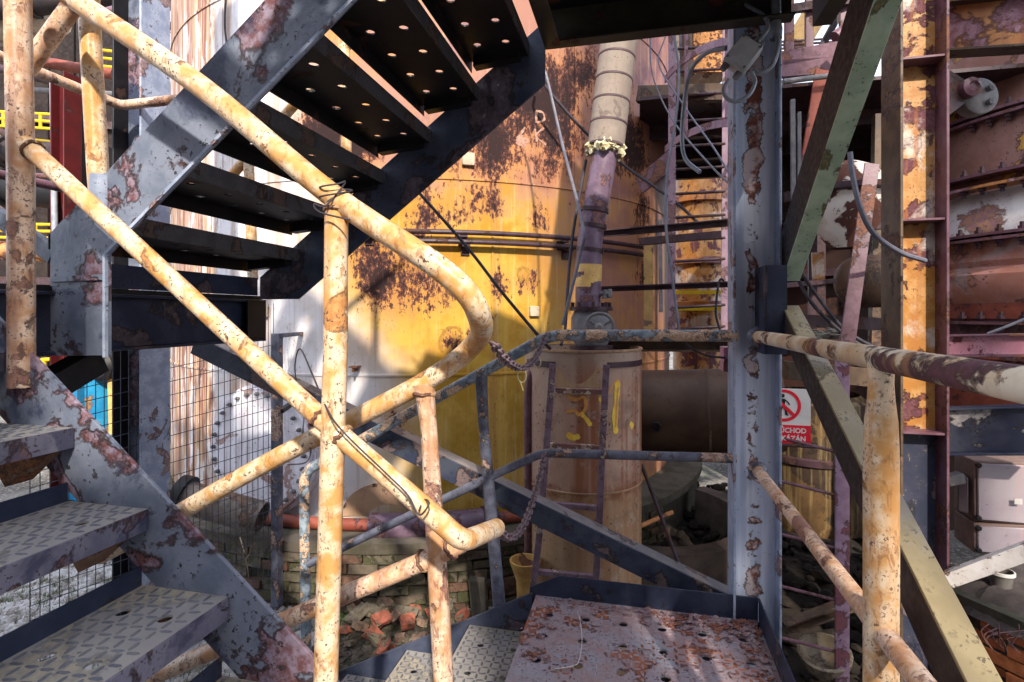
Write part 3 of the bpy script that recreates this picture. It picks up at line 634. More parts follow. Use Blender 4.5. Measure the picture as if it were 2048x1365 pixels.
# --- next flight up, over the near lane
T = Thing('top_staircase', 'next dark stair flight rising left from the overhead platform, above the picture', 'staircase')
for Y in (A0 - .012, A1):
    m = MB(); m.prism([(-.42, Y, UZ_-.2), (-.42, Y, UZ_+.06), (-2.0, Y, UZ_+.06+1.26), (-2.0, Y, UZ_-.2+1.26)], (0,.012,0)); T.part('stringer', m, STRING2)
for k in range(1, 7):
    x = -.44 - .245*(k-1); m = MB(); m.plate((x-.26, A0+.002, UZ_+.178*k), XA, YA, .26, A1-A0-.004, .006, .12, 2, 5, .0165, py=.17); T.part('tread', m, BLACK)
T.done()

# --- lowest flight going down from the platform on the far side (C)
T = Thing('descending_staircase', 'dark chequer plate steps going down to the yard from the rusty platform', 'staircase')
RC, RNC = .165, .32
C0, C1 = 1.40, 2.45
for Y in (C0, C1):
    a = V((-.475, Y, -1.285)); b = V((-2.15, Y, -2.15))
    m = MB(); m.prism([a, b, b + V((-.12,0,-.02)), V((-2.05,Y,-2.165)) + V((.25,0,0)), a - ZA*.20], (0,.010,0)); T.part('stringer', m, STRING2, bevel=.002)
for k in range(1, 5):
    z = PZ - RC*k; x1_ = -.455 - RNC*(k-1); x0_ = x1_ - RNC - .0
    m = MB(); m.plate((x0_, C0+.011, z), XA, YA, RNC+.02, C1-C0-.012, .006, .15, 2, 5, .016, py=.19); tr = T.part('tread', m, TREAD, smooth=30)
    oy = ((C1-C0-.012) - .95)/2; hol = [(.02+.15*(i+.5), oy+.19*(j+.5)) for i in range(2) for j in range(5)]
    m = MB(); lugs(m, (x0_, C0+.011, z+.0002), RNC+.02, C1-C0-.02, holes=hol); T.part('raised_pattern', m, LUG, parent=tr, kind='stuff', smooth=0)
    m = MB(); m.box((x0_-.006, C0+.012, z-.05), (x0_-.0005, C1-.002, z-.0005)); T.part('front_lip', m, NAVY, parent=tr)
T.done()

# --- the rusty platform
T = Thing('rusty_platform', 'rusty purple chequer plate platform with round holes and low toe plates', 'platform')
PX0, PX1, PY1 = -.46, .50, 2.475
m = MB(); pit = .1575
m.plate((PX0, -.3, PZ), XA, YA, PX1-PX0, PY1+.3, .008, pit, 6, 15, .0195, ox=.0075, oy=PY1+.3-15*pit-.07)
dk = T.part('deck_plate', m, PLATE, smooth=30)
oy = PY1+.3-15*pit-.07; hol = [(.0075+pit*(i+.5), oy-1.8+pit*(j+.5)) for i in range(6) for j in range(15)]
m = MB(); lugs(m, (PX0, 1.5, PZ+.0002), PX1-PX0, PY1-1.5, holes=hol, pitch=.042); T.part('raised_pattern', m, PLATE, parent=dk, kind='stuff', smooth=0)
# flakes of rust scale lifting near the back right and front right
m = MB()
for k in range(520):
    if k < 330: c = V((min(PX1-.02, .5-abs(random.gauss(0,.30))), PY1-.02-abs(random.gauss(0,.06)), PZ+.003+random.random()*.006))
    elif k < 480: c = V((PX1-.03-abs(random.gauss(0,.1)), random.uniform(1.6,2.4), PZ+.003+random.random()*.005))
    else: c = V((-.38+random.gauss(0,.05), random.uniform(2.0,2.3), PZ+.003+random.random()*.004))
    n = random.randint(5,7); r = random.uniform(.004,.015); nn = V((random.gauss(0,.12), random.gauss(0,.12), 1)).normalized(); u = nn.orthogonal().normalized(); x = nn.cross(u)
    m.prism([c + (u*math.cos(6.283*i/n)*1.4 + x*math.sin(6.283*i/n))*r*random.uniform(.55,1.1) for i in range(n)], nn*.002)
T.part('rust_scale', m, worn("lifting rust scale", (.23,.14,.15), (.29,.20,.21), (.27,.10,.055), (.18,.09,.085), (.05,.02,.02), 14., .53, .4, (.05,.02,.02), None, (.7,.95), .9), parent=dk, kind='stuff', smooth=0)
m = MB(); Y = PY1; m.prism([(PX0-.03, Y, PZ-.05), (PX1-.0, Y, PZ-.05), (PX1, Y, PZ+.10), (PX0+.11, Y, PZ+.10), (PX0-.03, Y, PZ+.035)], (0,.006,0)); T.part('back_toe_plate', m, NAVY, bevel=.001)
m = MB(); m.box((PX1+.001, -.3, PZ-.05), (PX1+.007, PY1-.003, PZ+.10)); T.part('side_toe_plate', m, NAVY, bevel=.001)
m = MB(); m.sect(U_prof(.06,.16), (PX1-.001, PY1-.03, PZ-.09), (PX0, PY1-.03, PZ-.09)); T.part('edge_beam', m, NAVY)
m = MB(); m.sect(U_prof(.06,.16), (PX0+.05, -.3, PZ-.09), (PX0+.05, PY1-.1, PZ-.09)); T.part('edge_beam', m, NAVY)
T.done()
m = MB(); p = UZ(1110,1338,PZ+.012); q = UZ(1145,1332,PZ+.012); m.tube(spline([p, q, UZ(1158,1322,PZ+.02), UZ(1164,1280,PZ+.03), UZ(1160,1240,PZ+.01), UZ(1155,1222,PZ+.05)], 6), .0012, 5)
single('loose_wire', m, WHITEL, 'thin pale wire lying curled on the rusty platform', 'wire')
m = MB(); p = UZ(1108,1340,PZ+.008); q = UZ(1148,1333,PZ+.008); m.bar(p, q, .006, .003); single('twig', m, BEIGE, 'short pale sliver lying on the rusty platform beside a hole', 'sliver', bevel=.001)
# ================================================================== RAILINGS
WELD = worn('rusty weld', (.30,.16,.09), (.42,.27,.15), (.10,.05,.04), (.2,.1,.06), (.04,.02,.02), 14., .5, .5, (.04,.02,.02), None, (.5,.85), .9)
T = Thing('inner_handrail', 'cream yellow peeling tube handrail in the middle, bent double with two chains on it', 'handrail')
YR, YN = 1.156, 1.45
top = [U(60,-70,YR), U(150,0,YR), U(400,172,YR), U(660,388,YR), U(890,545,YR), U(958,632,YR+.06), U(945,692,YN-.02), U(830,775,YN), U(560,912,YN), U(340,1036,YN), U(200,1112,YN)]
m = MB(); P = spline(top, 6); P = P[:]; m.tube(P, .0285, 16); T.part('top_rail', m, CREAM)
m = MB(); m.tube(fillet([U(44,282,YR), U(640,836,YR), U(872,1036,YR), U(925,1084,YR+.03), U(993,1056,YN-.03)], .07), .0245, 16); mid = T.part('mid_rail', m, CREAM)
m = MB(); m.tube([U(925,1086,YN+.02), U(870,1113,YN), U(545,1252,YN), U(350,1334,YN), U(250,1378,YN)], .0265, 14); T.part('mid_rail', m, CREAM2)
m = MB(); m.tube([U(34,-60,YR), U(36,20,YR), U(42,350,YR), U(43,775,YR)], .0315, 16); T.part('post', m, CREAM2)
m = MB(); m.tube([U(673,405,YR), U(671,700,YR), U(656,1200,YR), U(650,1420,YR)], [.0275,.0285,.0285,.0285], 16); T.part('post', m, CREAM)
m = MB(); m.tube([U(846,768,YN), U(850,790,YN), U(858,860,YN), U(868,1030,YN), U(880,1230,YN), U(890,1420,YN)], [.036,.028,.024,.027,.029,.029], 16); T.part('post', m, CREAM2)
for c, ax, r in ((U(675,420,YR), V((0,0,1)), .0275), (U(638,833,YR), V((1,0,-.8)), .0245), (U(684,872,YR), V((1,0,-.8)), .0245), (U(848,788,YN), V((0,0,1)), .029), (U(845,1122,YN), V((1,0,.5)), .0265), (U(902,1098,YN), V((1,0,.5)), .0265), (U(66,300,YR), V((1,0,-.8)), .0245)):
    m = MB(); u = ax.normalized().orthogonal().normalized(); x = ax.normalized().cross(u); pts = []
    for k in range(22): a = 2*math.pi*k/22; pts.append(c + (u*math.cos(a) + x*math.sin(a))*(r+.001) + ax.normalized()*random.uniform(-.004,.004))
    m.tube(pts, .0055, 6, closed=True); T.part('weld_bead', m, WELD)
T.done()
T = Thing('landing_handrail', 'tan tube handrail round the landing at the far left with a post', 'handrail')
Z1 = 1.205
m = MB(); m.tube(fillet([(-2.9,.2,Z1), (-2.9,2.52,Z1), (-2.25,2.52,Z1+.0)], .05), .027, 14); T.part('top_rail', m, CREAM2)
m = MB(); m.tube(fillet([(-2.9,.2,Z1-.55), (-2.9,2.52,Z1-.55), (-2.3,2.52,Z1-.55)], .05), .022, 12); T.part('mid_rail', m, PURP)
m = MB(); m.tube([U(176,-40,YB+.006), U(180,60,YB+.006), U(196,345,YB+.006), U(202,420,YB+.006)], .03, 16); T.part('post', m, CREAM)
m = MB(); m.tube([U(52,140,1.3), U(150,5,1.32), U(205,-70,1.33)], .027, 14); T.part('stair_rail', m, CREAM2)
m = MB(); m.lathe([(.036,-.13), (.036,0), (.030,0.0)], U(204,352,YB+.01), 14); T.part('socket', m, COLEDGE)
m = MB(); m.tube([(-2.9,1.2,.095), (-2.9,1.2,Z1)], .025, 12); T.part('post', m, CREAM2)
T.done()
T = Thing('upper_flight_handrail', 'pale cream tube handrail behind the upper flight, glimpsed between its treads', 'handrail')
m = MB(); m.tube([U(440,378,2.46), U(690,96,2.46), U(775,0,2.46)], .026, 12); T.part('mid_rail', m, CREAM)
m = MB(); m.tube([U(497,315,2.46), U(506,560,2.46)], .027, 12); T.part('post', m, CREAM)
m = MB(); m.tube([U(690,100,2.46), U(694,420,2.46)], .027, 12); T.part('post', m, CREAM)
T.done()
YF = 2.50
T = Thing('far_handrail', 'grey tube handrail across the back of the platform, sloping down left past the yellow tank', 'handrail')
m = MB(); m.tube(fillet([U(1474,672,YF-.005), U(1098,671,YF), U(608,944,YF), U(613,1345,YF)], .07, 6), .0265, 16); T.part('top_rail', m, TEAL)
m = MB(); m.tube(fillet([U(1472,917,YF-.005), U(1084,906,YF), U(985,952,YF), U(618,1128,YF)], .05), .021, 14); T.part('mid_rail', m, GREYRAIL)
m = MB(); m.tube([U(962,752,YF), U(967,850,YF), U(980,1000,YF), U(1000,1225,YF)], [.031,.025,.029,.030], 14); T.part('post', m, GREYRAIL)
T.done()
XR = .495
T = Thing('right_handrail', 'cream and rust tube handrail running from the column past the camera on the right', 'handrail')
zt, zm = -.092, -.658
m = MB(); m.tube([(XR, 2.47, zt), (XR, -.25, zt)], .0255, 18); T.part('top_rail', m, worn("right rail paint", (.70,.63,.50), (.56,.40,.25), (.13,.055,.07), (.08,.04,.05), (.05,.03,.03), 3.6, .535, .4, (.05,.03,.03), ((.45,.24,.10), .45), (.38,.75), .5))
m = MB(); m.tube([(XR, 2.47, zm), (XR, -.25, zm)], .0225, 16); T.part('mid_rail', m, CREAM2)
p = UX(1762, 760, XR); m = MB(); yb = p.y
m.tube([(XR,yb,zt-.01), (XR,yb,zt-.05), (XR,yb,zt-.085), (XR,yb,zt-.13), (XR,yb,zt-.2), (XR,yb,-1.35)], [.024,.023,.025,.030,.0325,.0325], 20); T.part('post', m, CREAM)
m = MB(); m.tube([(XR,-.15,zt), (XR,-.15,-1.35)], .0325, 12); T.part('post', m, CREAM)
m = MB(); m.lathe([(.045,0), (.04,.012), (.03,.02)], (XR, 2.455, zt), 16, ax=-YA); T.part('collar', m, GREYRAIL)
m = MB(); m.lathe([(.040,0), (.036,.012), (.027,.018)], (XR, 2.455, zm), 16, ax=-YA); T.part('collar', m, GREYRAIL)
T.done()

# chains between the two handrails
def link_mesh(L, R, r):
    m = MB(); pts = []
    for k in range(14):
        a = 2*math.pi*k/14; x = R*math.cos(a); y = R*math.sin(a); y += (L/2-R)*(1 if y > 0 else -1) if abs(y) > 1e-6 else 0
        pts.append(V((x, y, 0)))
    m.tube(pts, r, 6, closed=True); me = m.mesh('link'); me.materials.append(CHAINM); return me
CHAINM = flat("rusty chain steel", (.17,.12,.14), (.10,.07,.08), 40., .6, .2)
LK = link_mesh(.036, .011, .0040)
def chain(label, p, q, sag, skew=0.):
    T = Thing('chain', label, 'chain', 'chains across the stair opening')
    fn = lambda t: p.lerp(q, t) - ZA*sag*4*t*(1-t)*(1+skew*(.5-t)) 
    pts = [fn(i/400) for i in range(401)]; acc = 0; k = 0; step = .027
    for i in range(400):
        acc += (pts[i+1]-pts[i]).length
        if acc >= step:
            acc -= step; d = (pts[min(i+2,400)] - pts[max(i-1,0)]).normalized()
            q1 = YA.rotation_difference(d); q2 = Quaternion(YA, (k % 2)*math.pi/2 + .6 + random.uniform(-.25,.25)); k += 1
            T.inst('link', LK, pts[i+1], q1 @ q2)
    return T
T = chain('upper rusty chain sagging from the bent cream handrail to the far handrail', U(984,683,1.40), U(1092,668,YF-.03), .11)
for t in (.42, .75):
    c = U(984,683,1.40).lerp(U(1092,668,YF-.03), t) - ZA*(.11*4*t*(1-t)+.028); m = MB(); pts = [c + XA*.016*math.cos(a*.628) + ZA*.024*math.sin(a*.628) for a in range(10)]
    m.tube(pts, .0022, 5, closed=True); m.tube([pts[7], pts[7]-ZA*.03+XA*.01], .002, 4); T.part('cable_tie', m, flat("cream tie", (.70,.62,.36), None, 9., .5))
T.done()
chain('lower rusty chain hanging from the mid rail stub to the far mid rail', U(992,1052,YN-.035), U(1091,903,YF-.03), .14, .6).done()
# wires twisted round the rail
m = MB(); c = U(672,400,YR)
pts = []
for k in range(30):
    a = k*.42; pts.append(U(672,385,YR) + V((math.cos(a)*.036, math.sin(a)*.04, math.sin(a)*.01 + (k-15)*.0015)))
pts += [U(652,412,YR-.04), U(628,408,YR-.05), U(640,425,YR-.045), U(700,440,YR-.05)]
m.tube(spline(pts, 3), .0022, 6); single('tie_wire', m, CABLE, 'wire twisted round the cream handrail at the top of its tall post', 'wire')
m = MB(); m.tube(spline([U(593,770,1.7), U(590,730,1.65), U(600,698,1.5), U(625,750,1.3), U(655,820,1.11), U(690,868,1.11), U(770,945,1.11), U(815,990,1.11), U(838,1030,1.10), U(858,1008,1.10), U(848,1000,1.15), U(838,1022,1.12)], 8), .0022, 6)
single('loose_cable', m, CABLE, 'thin dark wire arching up behind the tall post and along the sloping mid rail', 'wire')
m = MB(); m.tube(spline([U(608,835,1.5), U(606,870,1.48), U(612,890,1.44), U(622,900,1.43), U(612,925,1.42), U(575,930,1.42)], 8), .0022, 6)
single('hanging_wire', m, CABLE, 'short black wire dangling over the sloping handrail left of the tall post', 'wire')

# ================================================================== COLUMNS AND BRACES
def hcol(name, label, X0, X1, Y0, Y1, z0, z1, mw, mf, tf=.014, group=None, stiff=(), mfl=None, mst=None):
    T = Thing(name, label, 'column', group); ym = (Y0+Y1)/2
    m = MB(); m.box((X0+tf, ym-.005, z0), (X1-tf, ym+.005, z1)); wb = T.part('web', m, mw, origin=((X0+X1)/2, ym, (z0+z1)/2))
    m = MB(); m.box((X0, Y0, z0), (X0+tf, Y1, z1)); T.part('flange', m, mfl or mf, bevel=.002)
    m = MB(); m.box((X1-tf, Y0, z0), (X1, Y1, z1)); T.part('flange', m, mf, bevel=.002)
    for z in stiff: m = MB(); m.box((X0+tf, Y0+.01, z-.006), (X1-tf, ym-.005, z+.006)); T.part('stiffener', m, mst or mf, bevel=.001)
    m = MB(); m.box((X0-.05, Y0-.05, z0-.02), (X1+.05, Y1+.05, z0)); T.part('base_plate', m, DARKBR)
    return T
T = hcol('steel_column', 'blue grey steel column with rust down its web, where the handrails meet', .40, .592, 2.47, 2.62, GZ, 3.6, COLBLUE, COLEDGE, tf=.011)
m = MB(); p = U(1527, 620, 2.40); m.box((.50, 2.36, -.16), (.512, 2.56, .20)); T.part('gusset_plate', m, NAVY, bevel=.001)
m = MB(); m.box((.512, 2.36, -.16), (.585, 2.368, .20)); T.part('gusset_plate', m, NAVY)
m = MB(); p = UD(1462, 720, 2.45); m.prism([p+V((-.03,0,-.055)), p+V((.03,0,-.055)), p+V((.03,0,.055)), p+V((-.03,0,.055))], (0,.12,0)); T.part('channel_stub', m, PINK)
T.done()
T = hcol('steel_column', 'dark steel column at the outer corner of the landing, seen above and below it on the left', -3.0, -2.79, 2.55, 2.75, GZ, 3.6, STRING, COLEDGE, mfl=BLACK); T.done()
zs = [(630-y)*3.0/F for y in (130, 445, 860)]
T = hcol('steel_column', 'orange painted steel column with cross stiffeners and rust flakes on the right', 1.385, 1.615, 3.32, 3.56, GZ, 3.9, ORANGE, PURP, stiff=zs, mfl=ORFL)
for a, b in ((-.64, -2.15),):
    m = MB(); m.box((1.40, 3.426, a-1.5), (1.60, 3.434, a)); T.part('web_patch', m, worn("navy web paint", (.03,.035,.06), (.05,.05,.08), (.10,.08,.10), (.14,.11,.14), (.02,.02,.02), 3., .58, .3, (.5,.36,.02), None, (.4,.8), .5))
T.done()

# big diagonal under the steps: an angle section, its top leg coloured lighter as if lit
T = Thing('diagonal_brace', 'long dark steel brace falling from the landing to the column foot before the tank', 'brace')
p, q = U(392, 672, 2.62), U(1480, 1202, 2.62); d = (q-p).normalized(); nup = V((-d.z, 0, d.x)); nup = nup if nup.z > 0 else -nup
m = MB(); c = [p, q, q - nup*.11, p - nup*.11]; m.prism(c, (0,.01,0)); T.part('vertical_leg', m, DIAG, bevel=.002)
m = MB(); m.prism([p + YA*.0101, q + YA*.0101, q - nup*.01 + YA*.0101, p - nup*.01 + YA*.0101], (0,.09,0)); T.part('top_leg', m, worn("brace top painted lit", (.20,.18,.18), (.15,.14,.15), (.11,.09,.10), (.17,.12,.10), (.03,.02,.02), 6., .57, .3, (.03,.02,.02), None, (.45,.8), .4), bevel=.002)
T.done()
m = MB(); p, q = U(-60, 395, 2.2), U(112, 512, 2.2); m.bar(p, q, .05, .09); single('landing_brace', m, DIAG, 'grey flat brace crossing behind the far left post above the landing', 'brace', bevel=.002)

def knee(name, label, p, q, matA, matB):
    """angle in the plane X = const; leg A faces the stair, leg B lies across it"""
    p, q = V(p), V(q); d = (q-p).normalized(); n = V((0, -d.z, d.y)); n = n if n.z > 0 else -n
    T = Thing(name, label, 'brace', 'knee braces of the column')
    return T, p, q, d, n
T, p, q, d, n = knee('column_brace', 'lower olive yellow steel brace slanting down towards the camera from the column', (.575, 2.40, .03), (.575, .55, -.985), 0, 0)
m = MB(); m.prism([p, q, q - n*.10, p - n*.10], (.010,0,0)); T.part('side_leg', m, DARKBR, bevel=.0015)  # shaded face of the angle painted in as darker brown
m = MB(); m.prism([p + n*.0002, q + n*.0002, q + V((.058,0,0)) + n*.0002, p + V((.062,0,0)) + n*.0002], n*.010); T.part('top_leg', m, BRACE, bevel=.0015)
T.done()
T, p, q, d, n = knee('column_brace', 'upper green grey steel brace slanting up towards the camera from the column', (.60, 2.50, .15), (.60, .45, 1.66), 0, 0)
d = (q-p).normalized(); nd = V((0, -d.z, d.y)); nd = -nd if nd.z > 0 else nd          # underside normal
m = MB(); m.prism([p, q, q - nd*.17, p - nd*.17], (.010,0,0)); T.part('side_leg', m, DARKBR, bevel=.0015)  # leg coloured dark to paint the side turned from the sun
m = MB(); m.prism([p + nd*.0002, q + nd*.0002, q + V((.066,0,0)) + nd*.0002, p + V((.066,0,0)) + nd*.0002], nd*.010); T.part('under_leg', m, BRACEG, bevel=.0015)
T.done()

# junction box on the column with its conduits
T = Thing('junction_box', 'grey square junction box hung askew on the column near the top', 'junction box')
c = U(1484, 113, 2.40); rx = V((.77, 0, -.63)); rz = V((.63, 0, .77))
m = MB(); m.obox(c, rx*.052, YA*.035, rz*.060); T.part('body', m, BOXG, bevel=.006)
m = MB(); m.obox(c - YA*.039, rx*.049, YA*.004, rz*.057); ld = T.part('lid', m, BOXG, bevel=.003)
m = MB(); m.lathe([(.006,0),(.006,.003),(0,.003)], (0,0,0), 8, ax=-YA); sm = m.mesh('screw'); sm.materials.append(GREYM)
for a in (-1,1):
    for b in (-1,1): T.inst('screw', sm, c - YA*.043 + rx*.041*a + rz*.049*b, None, ld)
for s_, dx in ((-1, -.03), (-1, .035), (1, .0), (1, .03)):
    e_ = c + rz*.058*s_ + rx*dx; m = MB(); m.tube([e_, e_ + rz*.03*s_], [.017,.013], 8); T.part('gland', m, GREYM)
T.done()
def cable(name, label, pts, r, mat, cat='cable', group=None, n=8):
    m = MB(); m.tube(spline(pts, n), r, 8); return single(name, m, mat, label, cat, group)
D = 2.36
cable('conduit', 'grey conduit looping below the junction box', [U(1458,160,D-.02), U(1447,180,D-.03), U(1455,198,D-.03), U(1475,203,D-.03), U(1498,190,D-.02), U(1510,165,D), U(1503,145,D)], .0085, GALV)
cable('conduit', 'grey conduit curving over the top right of the junction box', [U(1516,85,D), U(1535,58,D), U(1530,35,D+.02), U(1500,15,D+.05), U(1485,5,D+.1)], .0085, GALV)
cable('conduit', 'grey conduit dropping from a socket and hooking into the right of the junction box', [U(1552,-20,2.42), U(1552,50,2.42), U(1556,90,2.40), U(1545,130,2.38), U(1520,147,2.38), U(1508,140,2.39)], .010, GALV)
cable('conduit', 'grey conduit leaving the left of the junction box and hanging down with a loose end', [U(1452,97,2.42), U(1410,108,2.5), U(1380,145,2.6), U(1368,210,2.7), U(1364,280,2.75), U(1372,320,2.75), U(1400,345,2.7)], .0105, GALV)
m = MB(); m.lathe([(.024,-.07), (.026,-.03), (.02,0), (.02,.2)], U(1552, 45, 2.42), 12); single('conduit_socket', m, GALV, 'grey tube socket on the right flange of the column at the top', 'socket')
cable('cable', 'long grey cable hanging in a slack line in front of the caged ladder', [U(1345,50,3.3), U(1358,150,3.3), U(1350,250,3.25), U(1335,340,3.2), U(1332,450,3.1), U(1345,560,3.0), U(1358,660,2.9)], .0075, CABLEG)
cable('cable', 'left one of two thin cables slanting down to the column from the cable tray', [U(1300,70,3.8), U(1305,150,3.7), U(1345,240,3.4), U(1420,330,3.0), U(1466,375,2.62)], .005, CABLEG, group='thin cables slanting down to the column')
cable('cable', 'right one of two thin cables slanting down to the column from the cable tray', [U(1330,75,3.8), U(1318,130,3.7), U(1370,215,3.4), U(1430,300,3.0), U(1468,365,2.62)], .005, CABLEG, group='thin cables slanting down to the column')
cable('cable', 'loose black cable end hanging below the grey rail left of the column', [U(1365,682,2.55), U(1385,698,2.55), U(1415,712,2.56), U(1450,716,2.6)], .005, CABLE)
cable('cable', 'black cable hooked over the cross bar left of the column', [U(1448,562,3.0), U(1440,560,3.0), U(1434,590,3.0), U(1432,630,3.0), U(1440,660,3.0)], .006, CABLE)

# ================================================================== VESSEL WITH PIPE AND LADDER
VC = V((-.338, 3.41, 0)); VR = .362; VT = -.205
T = Thing('small_vessel', 'upright brown rust streaked cylindrical vessel with yellow paint marks in front of the tank', 'vessel')
m = MB(); m.lathe([(VR, GZ), (VR, VT), (VR-.012, VT), (VR-.012, VT-.12), (0, VT-.12)], VC, 72); sh = T.part('shell', m, VESSEL, origin=(VC.x, VC.y, GZ))
for z in (-1.01,):
    m = MB(); m.lathe([(VR-.002, z-.006), (VR+.005, z-.003), (VR+.005, z+.003), (VR-.002, z+.006)], VC, 72); T.part('weld_seam', m, VESSEL)
m = MB(); m.lathe([(VR+.0, VT-.012), (VR+.006, VT-.008), (VR+.006, VT+.004), (VR-.014, VT+.004)], VC, 72); T.part('rim', m, VESSEL)
# gusset shaped apron and strap below the rim
def cyl(px, py, R): 
    r = ray(px, py); h = V((r.x, r.y, 0)); A = h.dot(h); B = -2*h.dot(VC); K = VC.dot(VC) - R*R; return r*((-B - math.sqrt(max(0, B*B-4*A*K)))/(2*A))
def stroke(pts, wd, mat, name='paint_stroke'):
    """brushed mark on the vessel: a thin ribbon hugging the shell"""
    P = [cyl(px, py, VR+.0015) for px, py in pts]; P = spline(P, 5); vs_, fs = [], []
    for i, p in enumerate(P):
        d = P[min(i+1,len(P)-1)] - P[max(i-1,0)]; o = (p-VC); o.z = 0; s = d.normalized().cross(o.normalized()); k = wd/2*(.75+.4*random.random())*(1 if 0 < i < len(P)-1 else .6)
        for q in (p - s*k, p + s*k):
            h = V((q.x-VC.x, q.y-VC.y, 0)).normalized()*(VR+.0018); vs_.append(V((VC.x+h.x, VC.y+h.y, q.z)))
        if i: n = len(vs_); fs.append((n-4, n-3, n-1, n-2))
    m = MB(); m.add(vs_, fs); T.part(name, m, mat, parent=sh, smooth=0)
stroke([(1136,792),(1150,800),(1168,795),(1172,815),(1160,830),(1148,822),(1132,825)], .020, CHALKO)
stroke([(1160,826),(1172,838),(1182,852)], .026, CHALK)
stroke([(1134,868),(1146,876),(1160,872)], .034, CHALK)
stroke([(1216,790),(1226,770),(1236,760)], .012, CHALKO)
stroke([(1236,760),(1233,800),(1230,840),(1232,868)], .036, CHALK); stroke([(1260,846),(1264,852),(1262,858)], .03, CHALK); stroke([(1200,795),(1202,805)], .02, CHALK)
stroke([(1236,775),(1234,800),(1231,855)], .013, CHALKO)
sgn = [(1055,715),(1080,728),(1100,736),(1130,741)]
m = MB(); r = VR+.004
a0 = math.atan2(*(reversed((cyl(1066,720,VR).xy - VC.xy)[:])))
def hoop(px0, px1, z, hh, mat):
    m = MB(); A = [cyl(px0 + (px1-px0)*k/10, 735, VR+.002) for k in range(11)]
    for i in range(10):
        p, q = A[i], A[i+1]; o = ((p+q)/2 - VC); o.z = 0; o.normalize(); m.obox(V((((p+q)/2).x, ((p+q)/2).y, z)) + o*.003, (q-p)*.5*V((1,1,0)), o*.004, ZA*hh/2)
    T.part('strap', m, mat)
hoop(1056, 1110, -.285, .032, PURPD); hoop(1215, 1282, -.285, .032, PURPD)
# the apron: a cut plate standing proud of the shell between the ladder stiles, narrower at its foot
P = [cyl(px, py, VR+.006) for px, py in ((1106,736),(1206,736),(1196,782),(1150,792),(1112,778))]
m = MB(); m.prism(P, (0,-.006,0)); T.part('apron_plate', m, VESSEL)
T.done()
T = Thing('vessel_ladder', 'short purple steel ladder fixed to the front of the brown vessel', 'ladder')
YL = 2.93
lp = [U(1106,728,YL), U(1096,860,YL), U(1080,1060,YL), U(1064,1200,YL)]; rp = [U(1213,730,YL), U(1205,890,YL), U(1199,1040,YL), U(1190,1200,YL)]
LAD = worn("purple ladder paint", (.22,.15,.20), (.16,.10,.13), (.45,.38,.36), (.20,.10,.09), (.05,.03,.03), 9., .57, .4, (.04,.02,.02), None, (.5,.8), .4)
for P in (lp, rp):
    m = MB()
    for i in range(3): m.bar(P[i], P[i+1], .036, .012, YA)
    T.part('stile', m, LAD, bevel=.001)
for a, b in (((1100,777),(1210,781)), ((1094,887),(1206,893)), ((1078,1003),(1202,1014)), ((1066,1140),(1196,1152))):
    m = MB(); p, q = U(*a, YL+.013), U(*b, YL+.013); m.bar(p, q, .03, .008); m.bar(p - ZA*.012 - YA*.011, q - ZA*.012 - YA*.011, .005, .022); T.part('rung', m, LAD if a[1] > 900 else worn("worn rung", (.55,.45,.36), (.34,.22,.18), (.2,.1,.1), (.2,.1,.08), (.05,.03,.03), 9., .5, .4, (.05,.03,.03), None, (.5,.8), .4), bevel=.001)
T.done()
T = Thing('drain_pipe', 'red purple pipe with an elbow down the left side of the brown vessel', 'pipe')
m = MB(); m.tube(fillet([U(1085,738,3.32), U(1061,742,3.2), U(1057,800,3.2), U(1058,1115,3.2)], .06), .028, 12); T.part('tube', m, PURP); 
m = MB(); m.lathe([(.045,0),(.045,.02),(.03,.025)], U(1083,738,3.32), 12, ax=V((-.6,-.8,0))); T.part('flange', m, PURPD); T.done()
m = MB(); m.lathe([(.045,-.32), (.05,-.12), (.085,-.02), (.09,0), (.078,0), (.04,-.1), (0,-.1)], U(1050,1120,3.05), 20); single('rusty_funnel', m, worn("ochre funnel", (.42,.26,.08), (.34,.18,.06), (.14,.07,.05), (.2,.1,.06), (.05,.02,.02), 7., .55, .3, (.08,.04,.03), None, (.6,.9), .5), 'ochre funnel shaped pipe mouth standing left of the vessel foot', 'funnel')

# riser pipe with lagging and a hand wheel valve
VX = U(1182, 660, 3.40)
a0, a1, a2, a3 = U(1180,700,3.40), U(1176,610,3.40), U(1180,480,3.40), U(1212,290,3.42)
a4 = U(1240,60,3.45); top = U(1256,-60,3.47)
T = Thing('riser_pipe', 'purple riser pipe leaning right above the vessel, its upper half wrapped in grey lagging', 'pipe')
m = MB(); m.tube(spline([a0, a1, U(1177,560,3.40), a2, U(1195,390,3.41), a3, a4, top], 4), .079, 24); T.part('tube', m, PIPEP)
m = MB(); m.tube([U(1177,592,3.40), U(1177,545,3.40)], .0805, 24); T.part('paint_band', m, PIPEP)
m = MB(); m.tube([U(1176.5,575,3.40), U(1178,530,3.40)], .0808, 24); T.part('paint_band', m, YELPIPE, label='yellow painted band')
for y, x in ((420, 1189), (452, 1185), (500, 1179)):
    m = MB(); m.tube([U(x, y+5, 3.405), U(x+1, y-3, 3.405)], .087, 24); T.part('clamp', m, PURPD)
DL = (a4-a3).normalized()
m = MB(); b0 = a3 + DL*-.01; ln = (top - b0).length; nb = 8
for k in range(nb):
    s0, s1 = b0 + DL*(ln*k/nb), b0 + DL*(ln*(k+1)/nb - .004)
    mm = MB(); mm.tube([s0, s0 + DL*.006, s1 - DL*.006, s1], [.108,.114,.114,.108], 32); T.part('lagging', mm, INSUL)
for k in range(nb+1):
    s0 = b0 + DL*(ln*k/nb); mm = MB(); mm.tube([s0 - DL*.007, s0 + DL*.003], .1165, 32); T.part('strap', mm, BAND)
